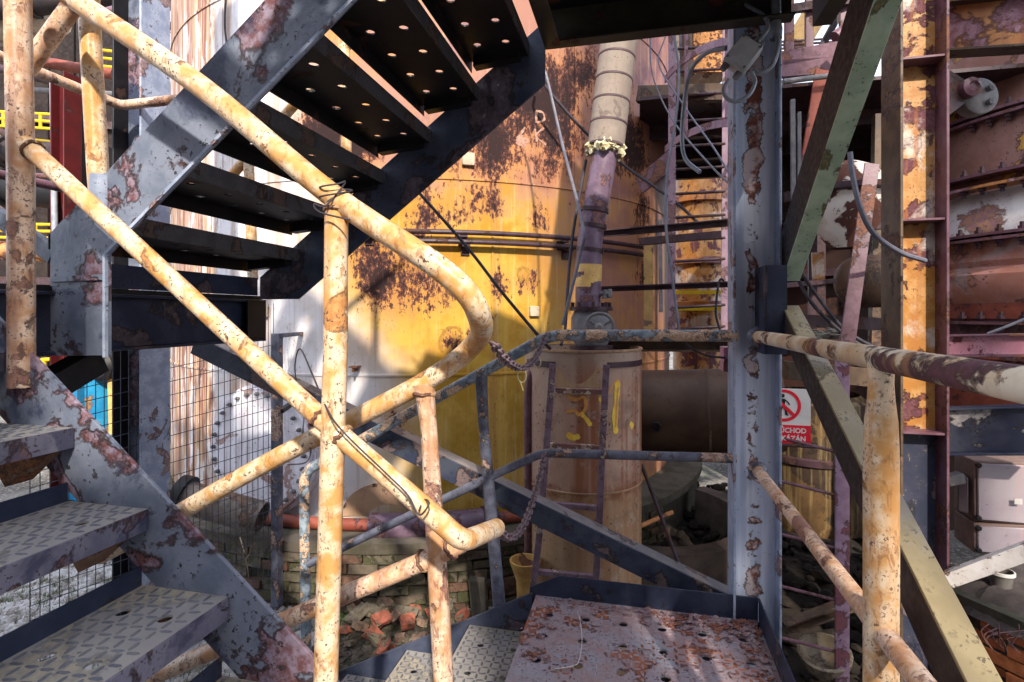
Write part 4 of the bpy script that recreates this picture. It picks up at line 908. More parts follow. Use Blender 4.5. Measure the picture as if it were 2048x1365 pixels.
# torn mineral wool hanging out at the lower end
m = MB(); u = DL.orthogonal().normalized(); x = DL.cross(u)
for k in range(110):
    a = random.uniform(0,6.283); r = random.uniform(.078,.108); c = b0 + (u*math.cos(a)+x*math.sin(a))*r - DL*random.uniform(-.01,.06)*(1.3 if math.cos(a-.5) > .2 else .7); n = V((random.gauss(0,1),random.gauss(0,1),random.gauss(0,1))).normalized(); e1 = n.orthogonal().normalized(); e2 = n.cross(e1)
    s_ = random.uniform(.009,.027); m.obox(c, n*s_, e1*s_*.7, e2*s_*.5)
T.part('torn_wool', m, WOOL, kind='stuff', smooth=0)
T.done()
T = Thing('valve', 'grey gate valve with a spoked hand wheel on top of the vessel', 'valve')
c = U(1182,655,3.40); m = MB(); m.tube([c - ZA*.11, c - ZA*.06, c + ZA*.06, c + ZA*.11], [.10,.125,.125,.10], 20); T.part('body', m, GREYM)
for dz in (.115, -.125): m = MB(); m.tube([c + ZA*(dz-.012), c + ZA*(dz+.012)], .135, 24); T.part('flange', m, PURPD)
wc = U(1199,655,3.18); m = MB(); m.tube([wc + YA*.13, wc - YA*.02], .016, 10); T.part('spindle', m, GREYM)
m = MB(); m.tube([wc + V((math.cos(k*.2618)*.082, 0, math.sin(k*.2618)*.082)) for k in range(24)], .0095, 8, closed=True); hw = T.part('hand_wheel', m, GREYM)
for k in range(3):
    a = k*2.094 + .5; m = MB(); m.tube([wc, wc + V((math.cos(a)*.08, 0, math.sin(a)*.08))], .008, 6); T.part('spoke', m, GREYM, parent=hw)
m = MB(); m.lathe([(.028,-.02),(.028,.02),(.014,.03),(0,.03)], wc, 12, ax=-YA); T.part('hub', m, GREYM, parent=hw)
for k in range(8):
    a = k*.785+.2; m = MB(); m.lathe([(.012,-.02),(.012,.02),(0,.02)], c + V((math.cos(a)*.115, math.sin(a)*.115, .135)), 6); T.part('bolt', m, PURPD)
T.done()
T = Thing('tap', 'small dark tap on the side of the riser pipe', 'tap')
p = U(1196,588,3.38); m = MB(); m.tube([p, p + V((.07,-.02,0))], .016, 8); m.tube([p + V((.045,-.013,.025)), p + V((.045,-.013,-.03))], .018, 8); T.part('body', m, GREYM)
m = MB(); m.obox(p + V((.075,-.02,0)), (.012,0,0), (0,.014,0), (0,0,.028)); T.part('cap', m, GREYM, bevel=.004); T.done()
m = MB(); p, q = UD(1190,690,3.62), UD(1470,691,3.3); m.sect(U_prof(.08,.075), p, q); single('tan_channel', m, ORFL, 'tan brown channel running from the vessel top to the column behind the grey rail', 'beam')
# rods and hanging cables in front of the tank
DT = 3.75
cable('hanging_rod', 'grey bent rod hanging in front of the tank and crossing behind the riser pipe', [U(1083,125,DT), U(1096,165,DT), U(1125,290,DT-.1), U(1165,450,3.25), U(1160,510,3.25), U(1125,650,3.25)], .010, CABLEG)
cable('hanging_rod', 'thin dark rod running beside the left of the riser pipe down to the valve', [U(1172,320,3.5), U(1150,440,3.45), U(1138,540,3.4), U(1130,660,3.3), U(1122,690,3.2)], .010, CABLE)
cable('guy_cable', 'black cable slanting across the yellow tank down to the grey handrail', [U(806,350,2.6), U(930,490,2.65), U(1000,580,2.6), U(1075,670,2.53), U(1100,698,2.6)], .0085, CABLE)
cable('guy_cable', 'black cable sagging from the tank top past the riser pipe to the right', [U(1080,130,4.2), U(1085,165,4.2), U(1168,262,4.4), U(1240,325,4.6), U(1345,400,4.6), U(1400,450,4.5)], .012, CABLE)
cable('guy_cable', 'thin dark line down the white tank at the top left', [UC(452,-20,TR+.02), UC(450,60,TR+.02), UC(462,130,TR+.02)], .008, CABLE)
# ================================================================== RIGHT BACKGROUND
T = Thing('dark_drum', 'dark sooty horizontal drum in the shadow between the vessel and the column', 'drum')
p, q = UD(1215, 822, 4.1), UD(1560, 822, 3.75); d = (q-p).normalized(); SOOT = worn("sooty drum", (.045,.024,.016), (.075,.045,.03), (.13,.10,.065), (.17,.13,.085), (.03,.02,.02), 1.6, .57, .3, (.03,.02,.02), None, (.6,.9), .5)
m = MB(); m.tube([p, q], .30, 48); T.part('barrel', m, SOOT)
for f_2 in (.22, .60): cc_ = p.lerp(q, f_2); m = MB(); m.tube([cc_ - d*.008, cc_ + d*.008], .304, 48); T.part('weld_seam', m, SOOT)
m = MB(); cc_ = p.lerp(q, .80); m.tube([cc_ - d*.02, cc_ + d*.02], .345, 48); T.part('flange', m, PURPD)
m = MB(); c = UD(1311, 853, 3.70); m.lathe([(.034,-.02),(.034,.045),(.026,.045),(.026,.02),(0,.02)], c, 16, ax=-YA); T.part('nozzle', m, BLACK)
T.done()
T = Thing('curved_trough', 'dark curved trough of brick lining on the soil behind the vessel', 'trough')
m = MB(); m.lathe([(.95, GZ+.05), (.95, GZ+.45), (.80, GZ+.45), (.80, GZ+.05)], (.05,4.9,0), 40, -1.9, .9); T.part('wall', m, flat("dark lining", (.10,.075,.06), (.06,.045,.04), 6., .9, .6)); T.done()
m = MB(); m.tube([UD(1283,930,3.6), UD(1366,1150,3.1)], .012, 8); single('thin_strut', m, PURPD, 'thin purple strut leaning in the dark right of the vessel', 'strut')
m = MB(); m.tube([UD(1275,1055,3.6), UD(1345,1025,3.7)], .016, 8); single('short_tube', m, RUST, 'short rusty tube in the dark behind the vessel', 'tube')

# caged ladder behind the column
T = Thing('caged_ladder', 'tall purple steel ladder with a safety cage of hoops left of the column', 'ladder')
LD = 4.3; CAGE = worn("purple cage steel", (.21,.13,.18), (.27,.18,.22), (.19,.10,.09), (.13,.07,.08), (.04,.02,.02), 6., .55, .4, (.04,.02,.02), None, (.5,.8), .4)
for x0, x1 in ((1345,1343), (1454,1449)):
    m = MB(); m.bar(UD(x0,-120,LD), UD(x1,672,LD), .058, .014, YA); T.part('stile', m, CAGE, bevel=.002)
for y in (50, 95, 140, 188, 240, 290, 336, 385, 432, 478, 520, 568, 612, 655):
    m = MB(); m.tube([UD(1346,y+4,LD), UD(1450,y-2,LD)], .012, 8); T.part('rung', m, PURPD)
def cagehoop(y, mat):
    m = MB(); c = UD(1398, y, LD); z = c.z; pts = []
    r_ = V((CO,SI,0)); f_ = V((-SI,CO,0))
    for k in range(21):
        a = math.pi*k/20; pts.append(UD(1398,y,LD) - r_*math.cos(a)*.27 - f_*math.sin(a)*.60)
    for i in range(20):
        p, q = pts[i], pts[i+1]; o = (q-p).cross(ZA).normalized(); m.obox((p+q)/2, (q-p)*.5, o*.005, ZA*.026)
    T.part('hoop', m, mat)
for y in (160, 300): cagehoop(y, CAGE)
cagehoop(-10, CAGE)
for k in (4, 10, 15):
    a = math.pi*k/20; r_ = V((CO,SI,0)); f_ = V((-SI,CO,0)); b = UD(1398,300,LD) - r_*math.cos(a)*.265 - f_*math.sin(a)*.59; t_ = UD(1398,-60,LD) - r_*math.cos(a)*.265 - f_*math.sin(a)*.59
    m = MB(); m.bar(b, t_, .05, .008, f_ if k == 10 else r_); T.part('cage_strap', m, CAGE)
T.done()

def sbar(name, label, p, q, wd, ht, mat, cat='beam', up=ZA, prof=None, group=None):
    m = MB()
    if prof == 'I': m.sect(I_prof(wd, ht), p, q, up)
    elif prof == 'L': m.sect(L_prof(wd, ht, .01), p, q, up)
    elif prof == 'U': m.sect(U_prof(wd, ht), p, q, up)
    elif prof == 'O': m.tube([p, q], wd, 14)
    else: m.bar(p, q, wd, ht, up)
    return single(name, m, mat, label, cat, group, bevel=.002 if prof != 'O' else 0)
sbar('cross_bar', 'highest dark bar crossing from the riser pipe to the caged ladder', UD(1203,462,3.6), UD(1456,440,3.5), .05, .045, PURPD, prof='L')
sbar('cross_bar', 'short thick bar just under the highest cross bar in front of the caged ladder', UD(1280,484,4.0), UD(1440,470,4.0), .06, .055, PURPD)
sbar('cross_bar', 'lower dark bar level with the tap, crossing to the column', UD(1196,574,3.6), UD(1472,563,3.2), .05, .035, PURPD, prof='L')
sbar('wall_bracket', 'yellow ended beam sticking out at the top of the tank towards the ladder', UD(1276,190,5.0), UD(1480,186,4.6), .08, .14, ORFL)
sbar('diagonal_bracket', 'short slanting bracket plate between tank and ladder', UD(1278,372,4.7), UD(1345,318,4.5), .02, .16, PURP)
sbar('ochre_upright', 'narrow ochre upright at the right edge of the tank', UD(1297,480,4.4), UD(1297,672,4.4), .075, .05, worn("ochre steel", (.36,.23,.08), (.28,.17,.07), (.12,.07,.06), (.15,.09,.07), (.03,.02,.02), 5., .55, .3, (.04,.02,.02), None, (.5,.8), .4), up=YA)
sbar('thin_upright', 'thin dark tube upright with clips beside the ochre upright', UD(1320,440,4.3), UD(1322,625,4.3), .016, .02, GREYM, prof='O')
# dark cladding behind
T = Thing('sooty_wall', 'tall sooty sheet wall behind the caged ladder', 'wall')
r_ = V((CO,SI,0)); f_ = V((-SI,CO,0))
for k in range(3):
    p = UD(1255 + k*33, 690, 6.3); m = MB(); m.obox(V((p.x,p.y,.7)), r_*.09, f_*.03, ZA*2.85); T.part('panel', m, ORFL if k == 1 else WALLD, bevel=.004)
T.done()
T = Thing('orange_stove', 'distant sunlit orange tower seen through the rungs of the caged ladder', 'tower')
c = UD(1398, 500, 9.5); m = MB(); m.lathe([(.44,-3.),(.44,.9),(.40,1.0),(.40,2.6)], c, 32); T.part('shell', m, ORANGE)
for y in (405, 525, 610): m = MB(); z = (630-y)*9.5/F - c.z; m.lathe([(.43,z-.06),(.52,z-.05),(.52,z+.05),(.43,z+.06)], c, 32); T.part('ring', m, RUST)
for y in (585, 618): m = MB(); z = (630-y)*9.1/F; m.obox(UD(1398,y,8.9), V((CO,SI,0))*.5, f_*.03, ZA*.03); T.part('yellow_bar', m, YEL)
m = MB(); m.lathe([(.46,3.),(.5,3.6),(.7,4.4),(.7,5.2)], c, 32); T.part('hood', m, BEIGE)
T.done()
T = Thing('far_pipe_rack', 'tangle of pipes and rails against the white sky at the top, beside the column', 'pipe rack')
for k, (x0,y0,x1,y1,r,mt) in enumerate(((1290,60,1345,190,.05,CABLEG), (1250,55,1330,180,.035,PURPD), (1385,40,1375,150,.09,INSUL), (1360,60,1365,150,.03,GALV), (1300,90,1420,70,.03,PURPD), (1330,50,1390,150,.02,CABLE), (1350,40,1320,160,.02,CABLE))):
    m = MB(); m.tube([UD(x0,y0-60,6.6+.1*k), UD(x1,y1,6.6+.1*k)], r, 12); T.part('tube', m, mt)
T.done()
m = MB(); p = UD(1420, 60, 6.3); m.obox(p, r_*.2, f_*.02, ZA*.5); single('rust_grating', m, worn("orange grating", (.45,.20,.05), (.30,.12,.03), (.08,.03,.02), (.1,.04,.02), (.03,.01,.01), 22., .52, .4, (.05,.02,.01), None, (.6,.9), .8), 'orange rusted grating panel at the top left of the column', 'grating')

# walkway seen at the top, right of the column
T = Thing('high_walkway', 'purple steel walkway with railings high up right of the column', 'walkway')
WD = 4.6
for x, w_ in ((1578,.07), (1618,.06), (1692,.10)):
    m = MB(); m.bar(UD(x,-40,WD), UD(x,112 if x < 1690 else 150,WD), w_, .05, YA); T.part('upright', m, PURP, bevel=.002)
for y0, y1, h_ in ((22,2,.07), (120,95,.12), (140,130,.14)):
    m = MB(); m.bar(UD(1560,y0,WD-.05), UD(1700,y1,WD-.05), .05, h_); T.part('beam', m, PURP if y0 > 100 else PURPD, bevel=.002)
for k in range(5):
    m = MB(); m.tube([UD(1560,84+k*7,WD+.8), UD(1705,75+k*7,WD+.8)], .012, 6); T.part('rod', m, PURPD)
m = MB(); m.tube([UD(1566,164,WD-.3), UD(1708,146,WD-.3)], .022, 10); T.part('kick_rail', m, GREYM)
m = MB(); m.bar(UD(1640,100,WD+.2), UD(1700,-10,WD+.2), .05, .05); T.part('strut', m, DARKBR)
m = MB(); m.box((.02,4.92,1.90), (3.2,7.6,1.93)); T.part('floor', m, PURPD)
for y in (5.6, 6.4, 7.3): m = MB(); m.box((.02,y,1.76), (3.2,y+.08,1.898)); T.part('joist', m, PURPD)
T.done()
sbar('yellow_duct', 'sunlit ochre duct slanting through the sky gap at the top right of the column', UD(1590,95,7.), UD(1665,-30,7.), .16, .16, YELPIPE, 'duct', prof='O')
sbar('grey_lamp_box', 'small grey lamp box at the top beside the upper brace', UD(1706,48,4.2), UD(1720,36,4.2), .10, .08, BOXG, 'lamp')
sbar('high_pipe', 'brown pipe slanting below the lamp box at the top right', UD(1670,75,4.6), UD(1740,20,4.6), .05, .05, PURP, 'pipe', prof='O')
sbar('red_plate', 'dark red steel plate behind the upper brace', UD(1672,145,4.4), UD(1640,345,4.4), .34, .02, RUSTR, 'plate', up=f_)

# furnace shell and the jumble between the two right hand columns
T = Thing('furnace_shell', 'dark rusty furnace shell filling the gap between the two right columns', 'furnace')
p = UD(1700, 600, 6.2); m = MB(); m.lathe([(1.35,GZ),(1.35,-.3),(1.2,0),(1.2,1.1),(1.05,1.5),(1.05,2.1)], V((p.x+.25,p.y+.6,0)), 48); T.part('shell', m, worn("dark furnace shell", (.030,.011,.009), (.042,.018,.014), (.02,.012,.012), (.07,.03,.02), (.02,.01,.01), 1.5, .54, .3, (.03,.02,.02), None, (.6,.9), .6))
for z in (-.3, .45, 1.1): m = MB(); m.lathe([(1.2,z-.05),(1.42,z-.04),(1.42,z+.04),(1.2,z+.05)], V((p.x+.25,p.y+.6,0)), 48); T.part('ring', m, PURPD)
T.done()
T = Thing('streaked_drum', 'upright rust streaked drum end below the red sign in the dark', 'drum')
c = UD(1625, 900, 3.75); m = MB(); m.lathe([(.30,-.50),(.33,-.42),(.33,.35),(.28,.40)], c, 40); T.part('barrel', m, worn("rust streaked drum", (.07,.04,.02), (.12,.07,.03), (.03,.018,.012), (.05,.03,.02), (.015,.01,.01), 3., .52, .4, (.02,.01,.01), ((.28,.20,.09), .7), (.5,.85), .5))
m = MB(); m.lathe([(.33,-.05),(.345,-.04),(.345,0),(.33,.01)], c, 40); T.part('ring', m, PURPD); T.done()
for i, (x0,y0,x1,y1,wd,ht,dd,lab) in enumerate(((1640,250,1640,700,.08,.06,5.0,'dark upright farthest left in the tangle between the right columns'), (1760,230,1752,700,.10,.08,4.6,'dark upright just left of the orange column'), (1570,395,1790,380,.05,.09,4.7,'upper dark beam in the tangle between the right columns'), (1570,455,1790,450,.05,.07,4.4,'middle dark beam in the tangle between the right columns'), (1565,640,1790,650,.06,.10,4.3,'lower dark beam in the tangle between the right columns'), (1570,740,1790,760,.08,.14,4.2,'dark rusty beam behind the right handrail'))):
    sbar('dark_beam', lab, UD(x0,y0,dd), UD(x1,y1,dd), wd, ht, (PURPD, ORFL, PURPD, PURPD, PURPD, ORFL)[i], 'beam', up=YA if x0 - x1 < 20 and abs(y0-y1) > 100 else ZA)
T = Thing('dished_drum', 'brown dish ended drum half hidden behind the purple strap', 'drum')
c = UD(1745, 563, 3.9); m = MB(); ax = (UD(1660,563,3.75) - UD(1800,563,3.95)).normalized()
m.lathe([(.19,-.35),(.19,.10),(.175,.17),(.13,.22),(.07,.245),(0,.25)], c, 32, ax=ax); T.part('barrel', m, worn("brown drum paint", (.06,.033,.022), (.08,.045,.03), (.035,.022,.02), (.1,.06,.035), (.03,.02,.02), 4., .56, .3, (.04,.03,.02), None, (.55,.85), .4)); T.done()
T = Thing('flaked_hopper', 'rust red hopper with white flaked paint behind the strap and brace', 'hopper')
c = UD(1690, 420, 4.2); m = MB(); m.lathe([(.10,-.30),(.28,-.05),(.30,.15),(.22,.30),(.10,.36)], c, 32); T.part('cone', m, worn("white flaked hopper", (.60,.56,.52), (.50,.42,.36), (.10,.035,.025), (.065,.03,.025), (.05,.02,.02), 3.4, .47, .3, (.1,.05,.03), None, (.6,.9), .6)); 
m = MB(); m.lathe([(.30,.10),(.36,.11),(.36,.15),(.30,.16)], c, 32); T.part('ring', m, PURPD); T.done()
for k, (x0,y0,x1,y1,w_,dd,lab) in enumerate(((1585,200,1587,420,.03,4.0,'left thin grey upright in the dark gap right of the column'), (1598,225,1598,420,.025,4.0,'right thin grey upright in the dark gap right of the column'), (1625,440,1625,640,.07,4.8,'dark red upright behind the cable bend'), (1635,505,1637,560,.09,4.5,'yellow lit scrap of plate in the dark gap'))):
    sbar('upright', lab, UD(x0,y0,dd), UD(x1,y1,dd), w_, .03, (GREYM, GREYM, PURPD, ORANGE)[k], 'upright', up=YA)
sbar('cross_tube', 'dark bar between the column and the dished drum', UD(1565,572,3.3), UD(1670,562,3.6), .03, .03, PURPD)
m = MB()
for k in range(60):
    c = UD(random.uniform(1590,1680), random.uniform(660,680), 3.7); m.tube([c, c + V((random.uniform(-.12,.12), random.uniform(-.05,.05), random.uniform(-.02,.02)))], .006, 5)
single('straw_heap', m, flat("grey straw", (.22,.21,.17), (.12,.11,.09), 9., .9), 'grey tangled heap of fibres lying on a ledge right of the column', 'debris', kind=None)
sbar('ledge_plate', 'dark ledge under the grey tangled heap right of the column', UD(1570,690,3.7), UD(1780,705,3.7), .5, .03, PURPD, 'ledge')
cable('thick_cable', 'upper of two black cables drooping from the brace foot behind the purple strap', [U(1572,480,3.3), U(1600,540,3.3), U(1640,600,3.35), U(1690,660,3.35), U(1760,700,3.35), U(1800,705,3.35)], .010, CABLE, group='black cables drooping behind the strap')
cable('thick_cable', 'lower of two black cables drooping from the brace foot behind the purple strap', [U(1580,520,3.35), U(1612,590,3.35), U(1655,640,3.4), U(1720,690,3.4), U(1790,715,3.4)], .010, CABLE, group='black cables drooping behind the strap')
cable('hose', 'grey hose swinging down from above to the orange column web', [U(1700,305,2.9), U(1705,350,2.9), U(1722,420,2.9), U(1750,470,2.95), U(1800,505,3.1), U(1850,522,3.22)], .013, CABLEG)
T = Thing('purple_strap', 'flat purple steel strap slanting down then straight beside the red prohibition sign', 'strap')
m = MB(); p = UD(1744,328,2.95); q = UD(1690,720,2.8); m.bar(p, q, .072, .012, YA); T.part('slanting_bar', m, PURP, bevel=.001)
T.done()
T = Thing('rung_ladder', 'purple ladder with thin rungs below the sign right of the column', 'ladder')
m = MB(); m.bar(UD(1684,690,2.78), UD(1684,1420,2.78), .066, .014, YA); T.part('stile', m, worn("purple stile", (.24,.16,.23), (.20,.12,.18), (.16,.05,.07), (.12,.05,.06), (.04,.02,.02), 8., .53, .3, (.04,.02,.02), None, (.5,.8), .4), bevel=.001)
m = MB(); m.bar(UD(1520,690,2.95), UD(1520,1420,2.95), .06, .014, YA); T.part('stile', m, PURP, bevel=.001)
for y in (885, 972, 1078, 1182, 1285): m = MB(); m.tube([UD(1520,y-20,2.93), UD(1676,y+20,2.79)], .0085, 8); T.part('rung', m, PURP)
T.done()
sbar('low_channel', 'ochre channel slanting on the soil behind the thin rungs', UD(1565,1250,2.95), UD(1700,1200,2.95), .06, .06, ORFL, prof='U')
T = Thing('clay_bowl', 'broken pale clay bowl lying on the dark soil right of the platform', 'bowl')
m = MB(); c = UD(1650,1315,2.9); m.lathe([(.04,-.09),(.10,-.06),(.125,0.0),(.132,.037),(.117,.042),(.10,0),(.05,-.05),(0,-.06)], c, 28, ax=V((-.15,-.25,1))); T.part('body', m, worn("dirty clay", (.20,.16,.11), (.14,.11,.075), (.07,.05,.04), (.2,.15,.1), (.05,.04,.03), 9., .56, .3, (.06,.05,.04), None, (.5,.8), .3)); T.done()

# red sign
T = Thing('warning_sign', 'red and white no walking sign fixed behind the column, its left edge hidden', 'sign')
SD = 2.88; c = UD(1570, 832, SD); sw, shh = .27, .30; n = V((SI*.0, -1, 0)); 
c = V((c.x-.02, c.y, c.z)); hx = .145; hz = .165
m = MB(); m.box((c.x-hx, c.y, c.z-hz+.02), (c.x+hx, c.y+.004, c.z+hz-.02)); bd = T.part('board', m, SIGNW, bevel=.001)
m = MB(); m.box((c.x-hx+.0, c.y-.0015, c.z-hz+.02), (c.x+hx, c.y-.0002, c.z-.048)); T.part('red_band', m, SIGNR, parent=bd)
cc = V((c.x+.012, c.y-.001, c.z+.055)); R1 = .086
m = MB(); m.lathe([(R1-.016,.0),(R1-.016,.0012),(R1,.0012),(R1,0)], cc, 40, ax=-YA); T.part('red_ring', m, SIGNR, parent=bd)
m = MB(); m.bar(cc + V((-.056,-.0028,.056)), cc + V((.056,-.0028,-.056)), .0012, .017); T.part('red_bar', m, SIGNR, parent=bd)
def lim(pts, w_): 
    m = MB()
    for a, b in zip(pts, pts[1:]): m.bar(cc + V((a[0],-.0012,a[1])), cc + V((b[0],-.0012,b[1])), .0012, w_)
    return m
m = MB(); m.lathe([(.0105,0),(.0105,.0012),(0,.0012)], cc + V((-.004,-.0007,.052)), 16, ax=-YA)
for pts, w_ in (([(-.002,.036),(-.004,.0)],.022), ([(-.004,.002),(-.012,-.022),(-.030,-.044)],.0105), ([(-.030,-.044),(-.022,-.047)],.007), ([(-.004,.002),(.012,-.024),(.014,-.050)],.0105), ([(.014,-.050),(.024,-.050)],.007), ([(-.006,.034),(-.026,.018),(-.036,-.002)],.007), ([(.002,.034),(.020,.020),(.030,.004)],.007)):
    mm = lim(pts, w_); m.add(mm.v, mm.f)
T.part('walking_figure', m, SIGNK, parent=bd)
def text(s, size, loc, mat):
    cu = bpy.data.curves.new('lettering', 'FONT'); cu.body = s; cu.size = size; cu.align_x = 'CENTER'; cu.extrude = .0004; cu.offset = .0011
    o = bpy.data.objects.new('lettering', cu); C.objects.link(o); bpy.context.view_layer.update()
    me = bpy.data.meshes.new_from_object(o.evaluated_get(bpy.context.evaluated_depsgraph_get())); C.objects.unlink(o); bpy.data.objects.remove(o)
    mb = MB(); vs_ = [V((v.co.x, v.co.z*-1, v.co.y)) + V(loc) for v in me.vertices]; mb.add(vs_, [list(f.vertices) for f in me.polygons]); T.part('lettering', mb, mat, parent=bd, smooth=0)
text("PRŮCHOD", .035, (c.x+.038, c.y-.0026, c.z-.088), SIGNW); text("ZAKÁZÁN", .035, (c.x+.038, c.y-.0026, c.z-.130), SIGNW)
m = MB(); m.tube([V((c.x-.2, c.y+.02, c.z-.155)), V((c.x+.16, c.y-.02, c.z-.155))], .0085, 8); T.part('bar', m, PURPD)
T.done()

# big duct on the right with bolted rings
DC = UD(2240, 600, 4.75); DC.z = 0; DR = 1.62
T = Thing('bolted_duct', 'huge rusty upright duct with bolted flange rings at the right edge', 'duct')
def drum(z0, z1, r0, r1, mat, n='shell'): m = MB(); m.lathe([(r0,z0),(r1,z1)], DC, 96); T.part(n, m, mat)
dz = lambda y: (630-y)*3.32/F
drum(dz(1000), dz(745), DR-.05, DR-.05, RUSTR); drum(dz(745), dz(705), DR+.0, DR+.0, RUSTR)
drum(dz(700), dz(640), DR-.02, DR-.02, PURP)
drum(dz(640), dz(600), DR, DR, RUSTR); 
m = MB(); m.lathe([(DR, dz(600)), (DR+.05, dz(570)), (DR+.05, dz(525)), (DR, dz(505)), (DR+.02, dz(490)), (DR, dz(470)), (DR, dz(440))], DC, 96); T.part('shell', m, DUCT)
m = MB(); m.lathe([(DR, dz(420)), (DR, dz(395)), (DR-.10, dz(320)), (DR-.16, dz(300))], DC, 96); T.part('white_cone', m, DUCTW)
m = MB(); m.lathe([(DR-.10, dz(285)), (DR-.10, dz(130)), (DR-.2, dz(60)), (DR-.2, dz(-300))], DC, 96); T.part('shell', m, worn("purple ochre shell", (.20,.095,.07), (.25,.13,.11), (.50,.28,.06), (.40,.22,.06), (.05,.02,.02), 2.2, .56, .4, (.05,.02,.02), None, (.5,.85), .6))
hexb = MB(); hexb.lathe([(.030,0),(.030,.025),(.017,.026),(.017,.055),(0,.055)], (0,0,0), 6); hexm = hexb.mesh('bolt'); hexm.materials.append(PURPD)
for yt, yb, r, mt in ((95,118,DR-.02,PURP), (262,300,DR+.06,RUST), (420,440,DR+.10,PURP), (655,640,DR+.08,PURP)):
    lo_, hi_ = sorted((dz(yb), dz(yt)))
    m = MB(); m.lathe([(DR-.1,lo_),(r,lo_),(r,lo_+.022),(DR-.1,lo_+.022)], DC, 96); T.part('flange', m, mt)
    if hi_ - lo_ > .05: m = MB(); m.lathe([(DR-.1,hi_-.022),(r,hi_-.022),(r,hi_),(DR-.1,hi_)], DC, 96); T.part('flange', m, PURP)
    for k in range(14):
        a = math.atan2(-DC.y, -DC.x) - .55 + k*.085
        T.inst('bolt', hexm, V((DC.x + math.cos(a)*(r-.045), DC.y + math.sin(a)*(r-.045), max(hi_, lo_+.022))))
        T.inst('bolt', hexm, V((DC.x + math.cos(a)*(r-.045), DC.y + math.sin(a)*(r-.045), lo_)), Quaternion(XA, math.pi))
T.done()
T = Thing('hinge_bracket', 'dark triangular hinge plate with a bolted round disc on the big duct', 'bracket')
p = UD(1905, 190, 2.98); P = [UD(x, y, 2.98) for x, y in ((1878,125),(1930,160),(1962,165),(1962,182),(1890,238),(1878,236))]
m = MB(); m.prism(P, f_*.03); T.part('plate', m, PURPD, bevel=.002)
c = UD(1955, 195, 3.03); m = MB(); m.lathe([(.10,-.05),(.10,.02),(.085,.03),(0,.03)], c, 28, ax=-f_); ds = T.part('disc', m, GREYM)
c2 = UD(1940, 176, 2.96); m = MB(); m.lathe([(.052,-.03),(.052,.02),(.03,.03),(.02,.02),(0,.02)], c2, 20, ax=-f_); T.part('pivot', m, PURP)
for x, y in ((1976,178),(1976,206)): m = MB(); m.lathe([(.018,0),(.018,.03),(.01,.03),(0,.035)], UD(x,y,3.0), 6, ax=-f_); T.part('bolt', m, GREYM, parent=ds)
T.done()
T = Thing('orange_girder', 'orange rusty girder across the top right corner', 'girder')
a, b = UD(1870,62,3.1), UD(2100,42,2.75); m = MB(); m.bar(a, b, .012, .26); T.part('web', m, RUST)
for dz_, in ((-.135,), (.135,)): m = MB(); m.bar(a + ZA*dz_, b + ZA*dz_, .14, .014); T.part('flange', m, ORFL, bevel=.002)
T.done()
for nm, lab, y0, y1, h_, mt, dd in (('pink_channel','pink lead primer channel across the right edge', 692, 690, .10, PINK, 3.0), ('navy_beam', 'navy black flaked beam across the right edge above the cabinets', 862, 858, .23, NAVYD, 2.95)):
    T = Thing(nm, lab, 'beam'); a, b = UD(1882,y0,dd), UD(2130,y1,dd-.2); m = MB(); m.bar(a, b, .012, h_); T.part('web', m, mt, bevel=.002)
    for s_ in (-1,1): m = MB(); m.bar(a + ZA*s_*(h_/2+.006), b + ZA*s_*(h_/2+.006), .09, .011); T.part('flange', m, PURP if 'pink' in nm else NAVYD, bevel=.002)
    T.done()
cable('thin_rod', 'thin grey rod slanting up at the right edge over the duct', [UD(1975,668,2.7), UD(2010,655,2.65), UD(2070,630,2.6)], .007, CABLEG)

T = Thing('electric_cabinet', 'white enamel electric cabinets with black latches at the right edge', 'cabinet')
K0 = 3.05
for (y0, y1) in ((922,1042), (1047,1106)):
    a, b, e_, f2 = UD(1948,y0,K0), UD(2140,y0+8,K0-.12), UD(2140,y1+8,K0-.12), UD(1948,y1,K0)
    d = (b-a).normalized(); nb = V((d.y,-d.x,0)).normalized(); nb = nb if nb.y < 0 else -nb
    m = MB(); m.prism([a, b, V((b.x,b.y,f2.z)), f2], -nb*.22); bx = T.part('body', m, flat("cabinet side brown", (.22,.15,.13), (.15,.10,.09), 6., .7) , bevel=.004)
    ins = .012; m = MB(); m.prism([a + d*ins - ZA*ins + nb*.001, b - ZA*ins + nb*.001, V((b.x,b.y,f2.z+ins)) + nb*.001, f2 + d*ins + ZA*ins + nb*.001], nb*.014); T.part('door', m, WHITEC, bevel=.005)
    for yy in (y0+7, y1-8): 
        cc2 = UD(1953,yy,K0) + nb*.012; m = MB(); m.lathe([(.015,0),(.015,.014),(.011,.018),(0,.018)], cc2, 14, ax=nb); T.part('latch', m, BLACK)
m = MB(); q = UD(2030,1000,K0-.06) + V((-.002,-.03,0)); m.obox(q, d*.018, nb*.002, ZA*.015); T.part('label_plate', m, SIGNW)
p = UD(1925, 985, K0+.06); m = MB(); m.obox(p, V((.022,.05,0)), V((.02,-.01,0)), ZA*.10); T.part('side_box', m, flat("dark side box", (.12,.09,.10), (.08,.06,.07), 6., .6), bevel=.004)
m = MB(); q = UD(1908,958,K0); m.obox(q, V((.04,.0,.012)), V((0,.03,0)), V((-.006,0,.028))); T.part('side_switch', m, GREYM, bevel=.004)
T.done()
m = MB(); a, b = UD(1884,1150,2.75), UD(2120,1062,2.45); m.sect(L_prof(.07,.07,.009), b, a); single('white_angle_brace', m, worn("white rusted angle", (.58,.55,.54), (.50,.46,.44), (.36,.20,.10), (.26,.13,.09), (.06,.03,.03), 6., .56, .4, (.1,.05,.04), None, (.5,.8), .4), 'white and rust angle brace slanting up below the cabinets', 'brace', bevel=.002)
T = Thing('bucket', 'small dirty white bucket under the cabinets', 'bucket')
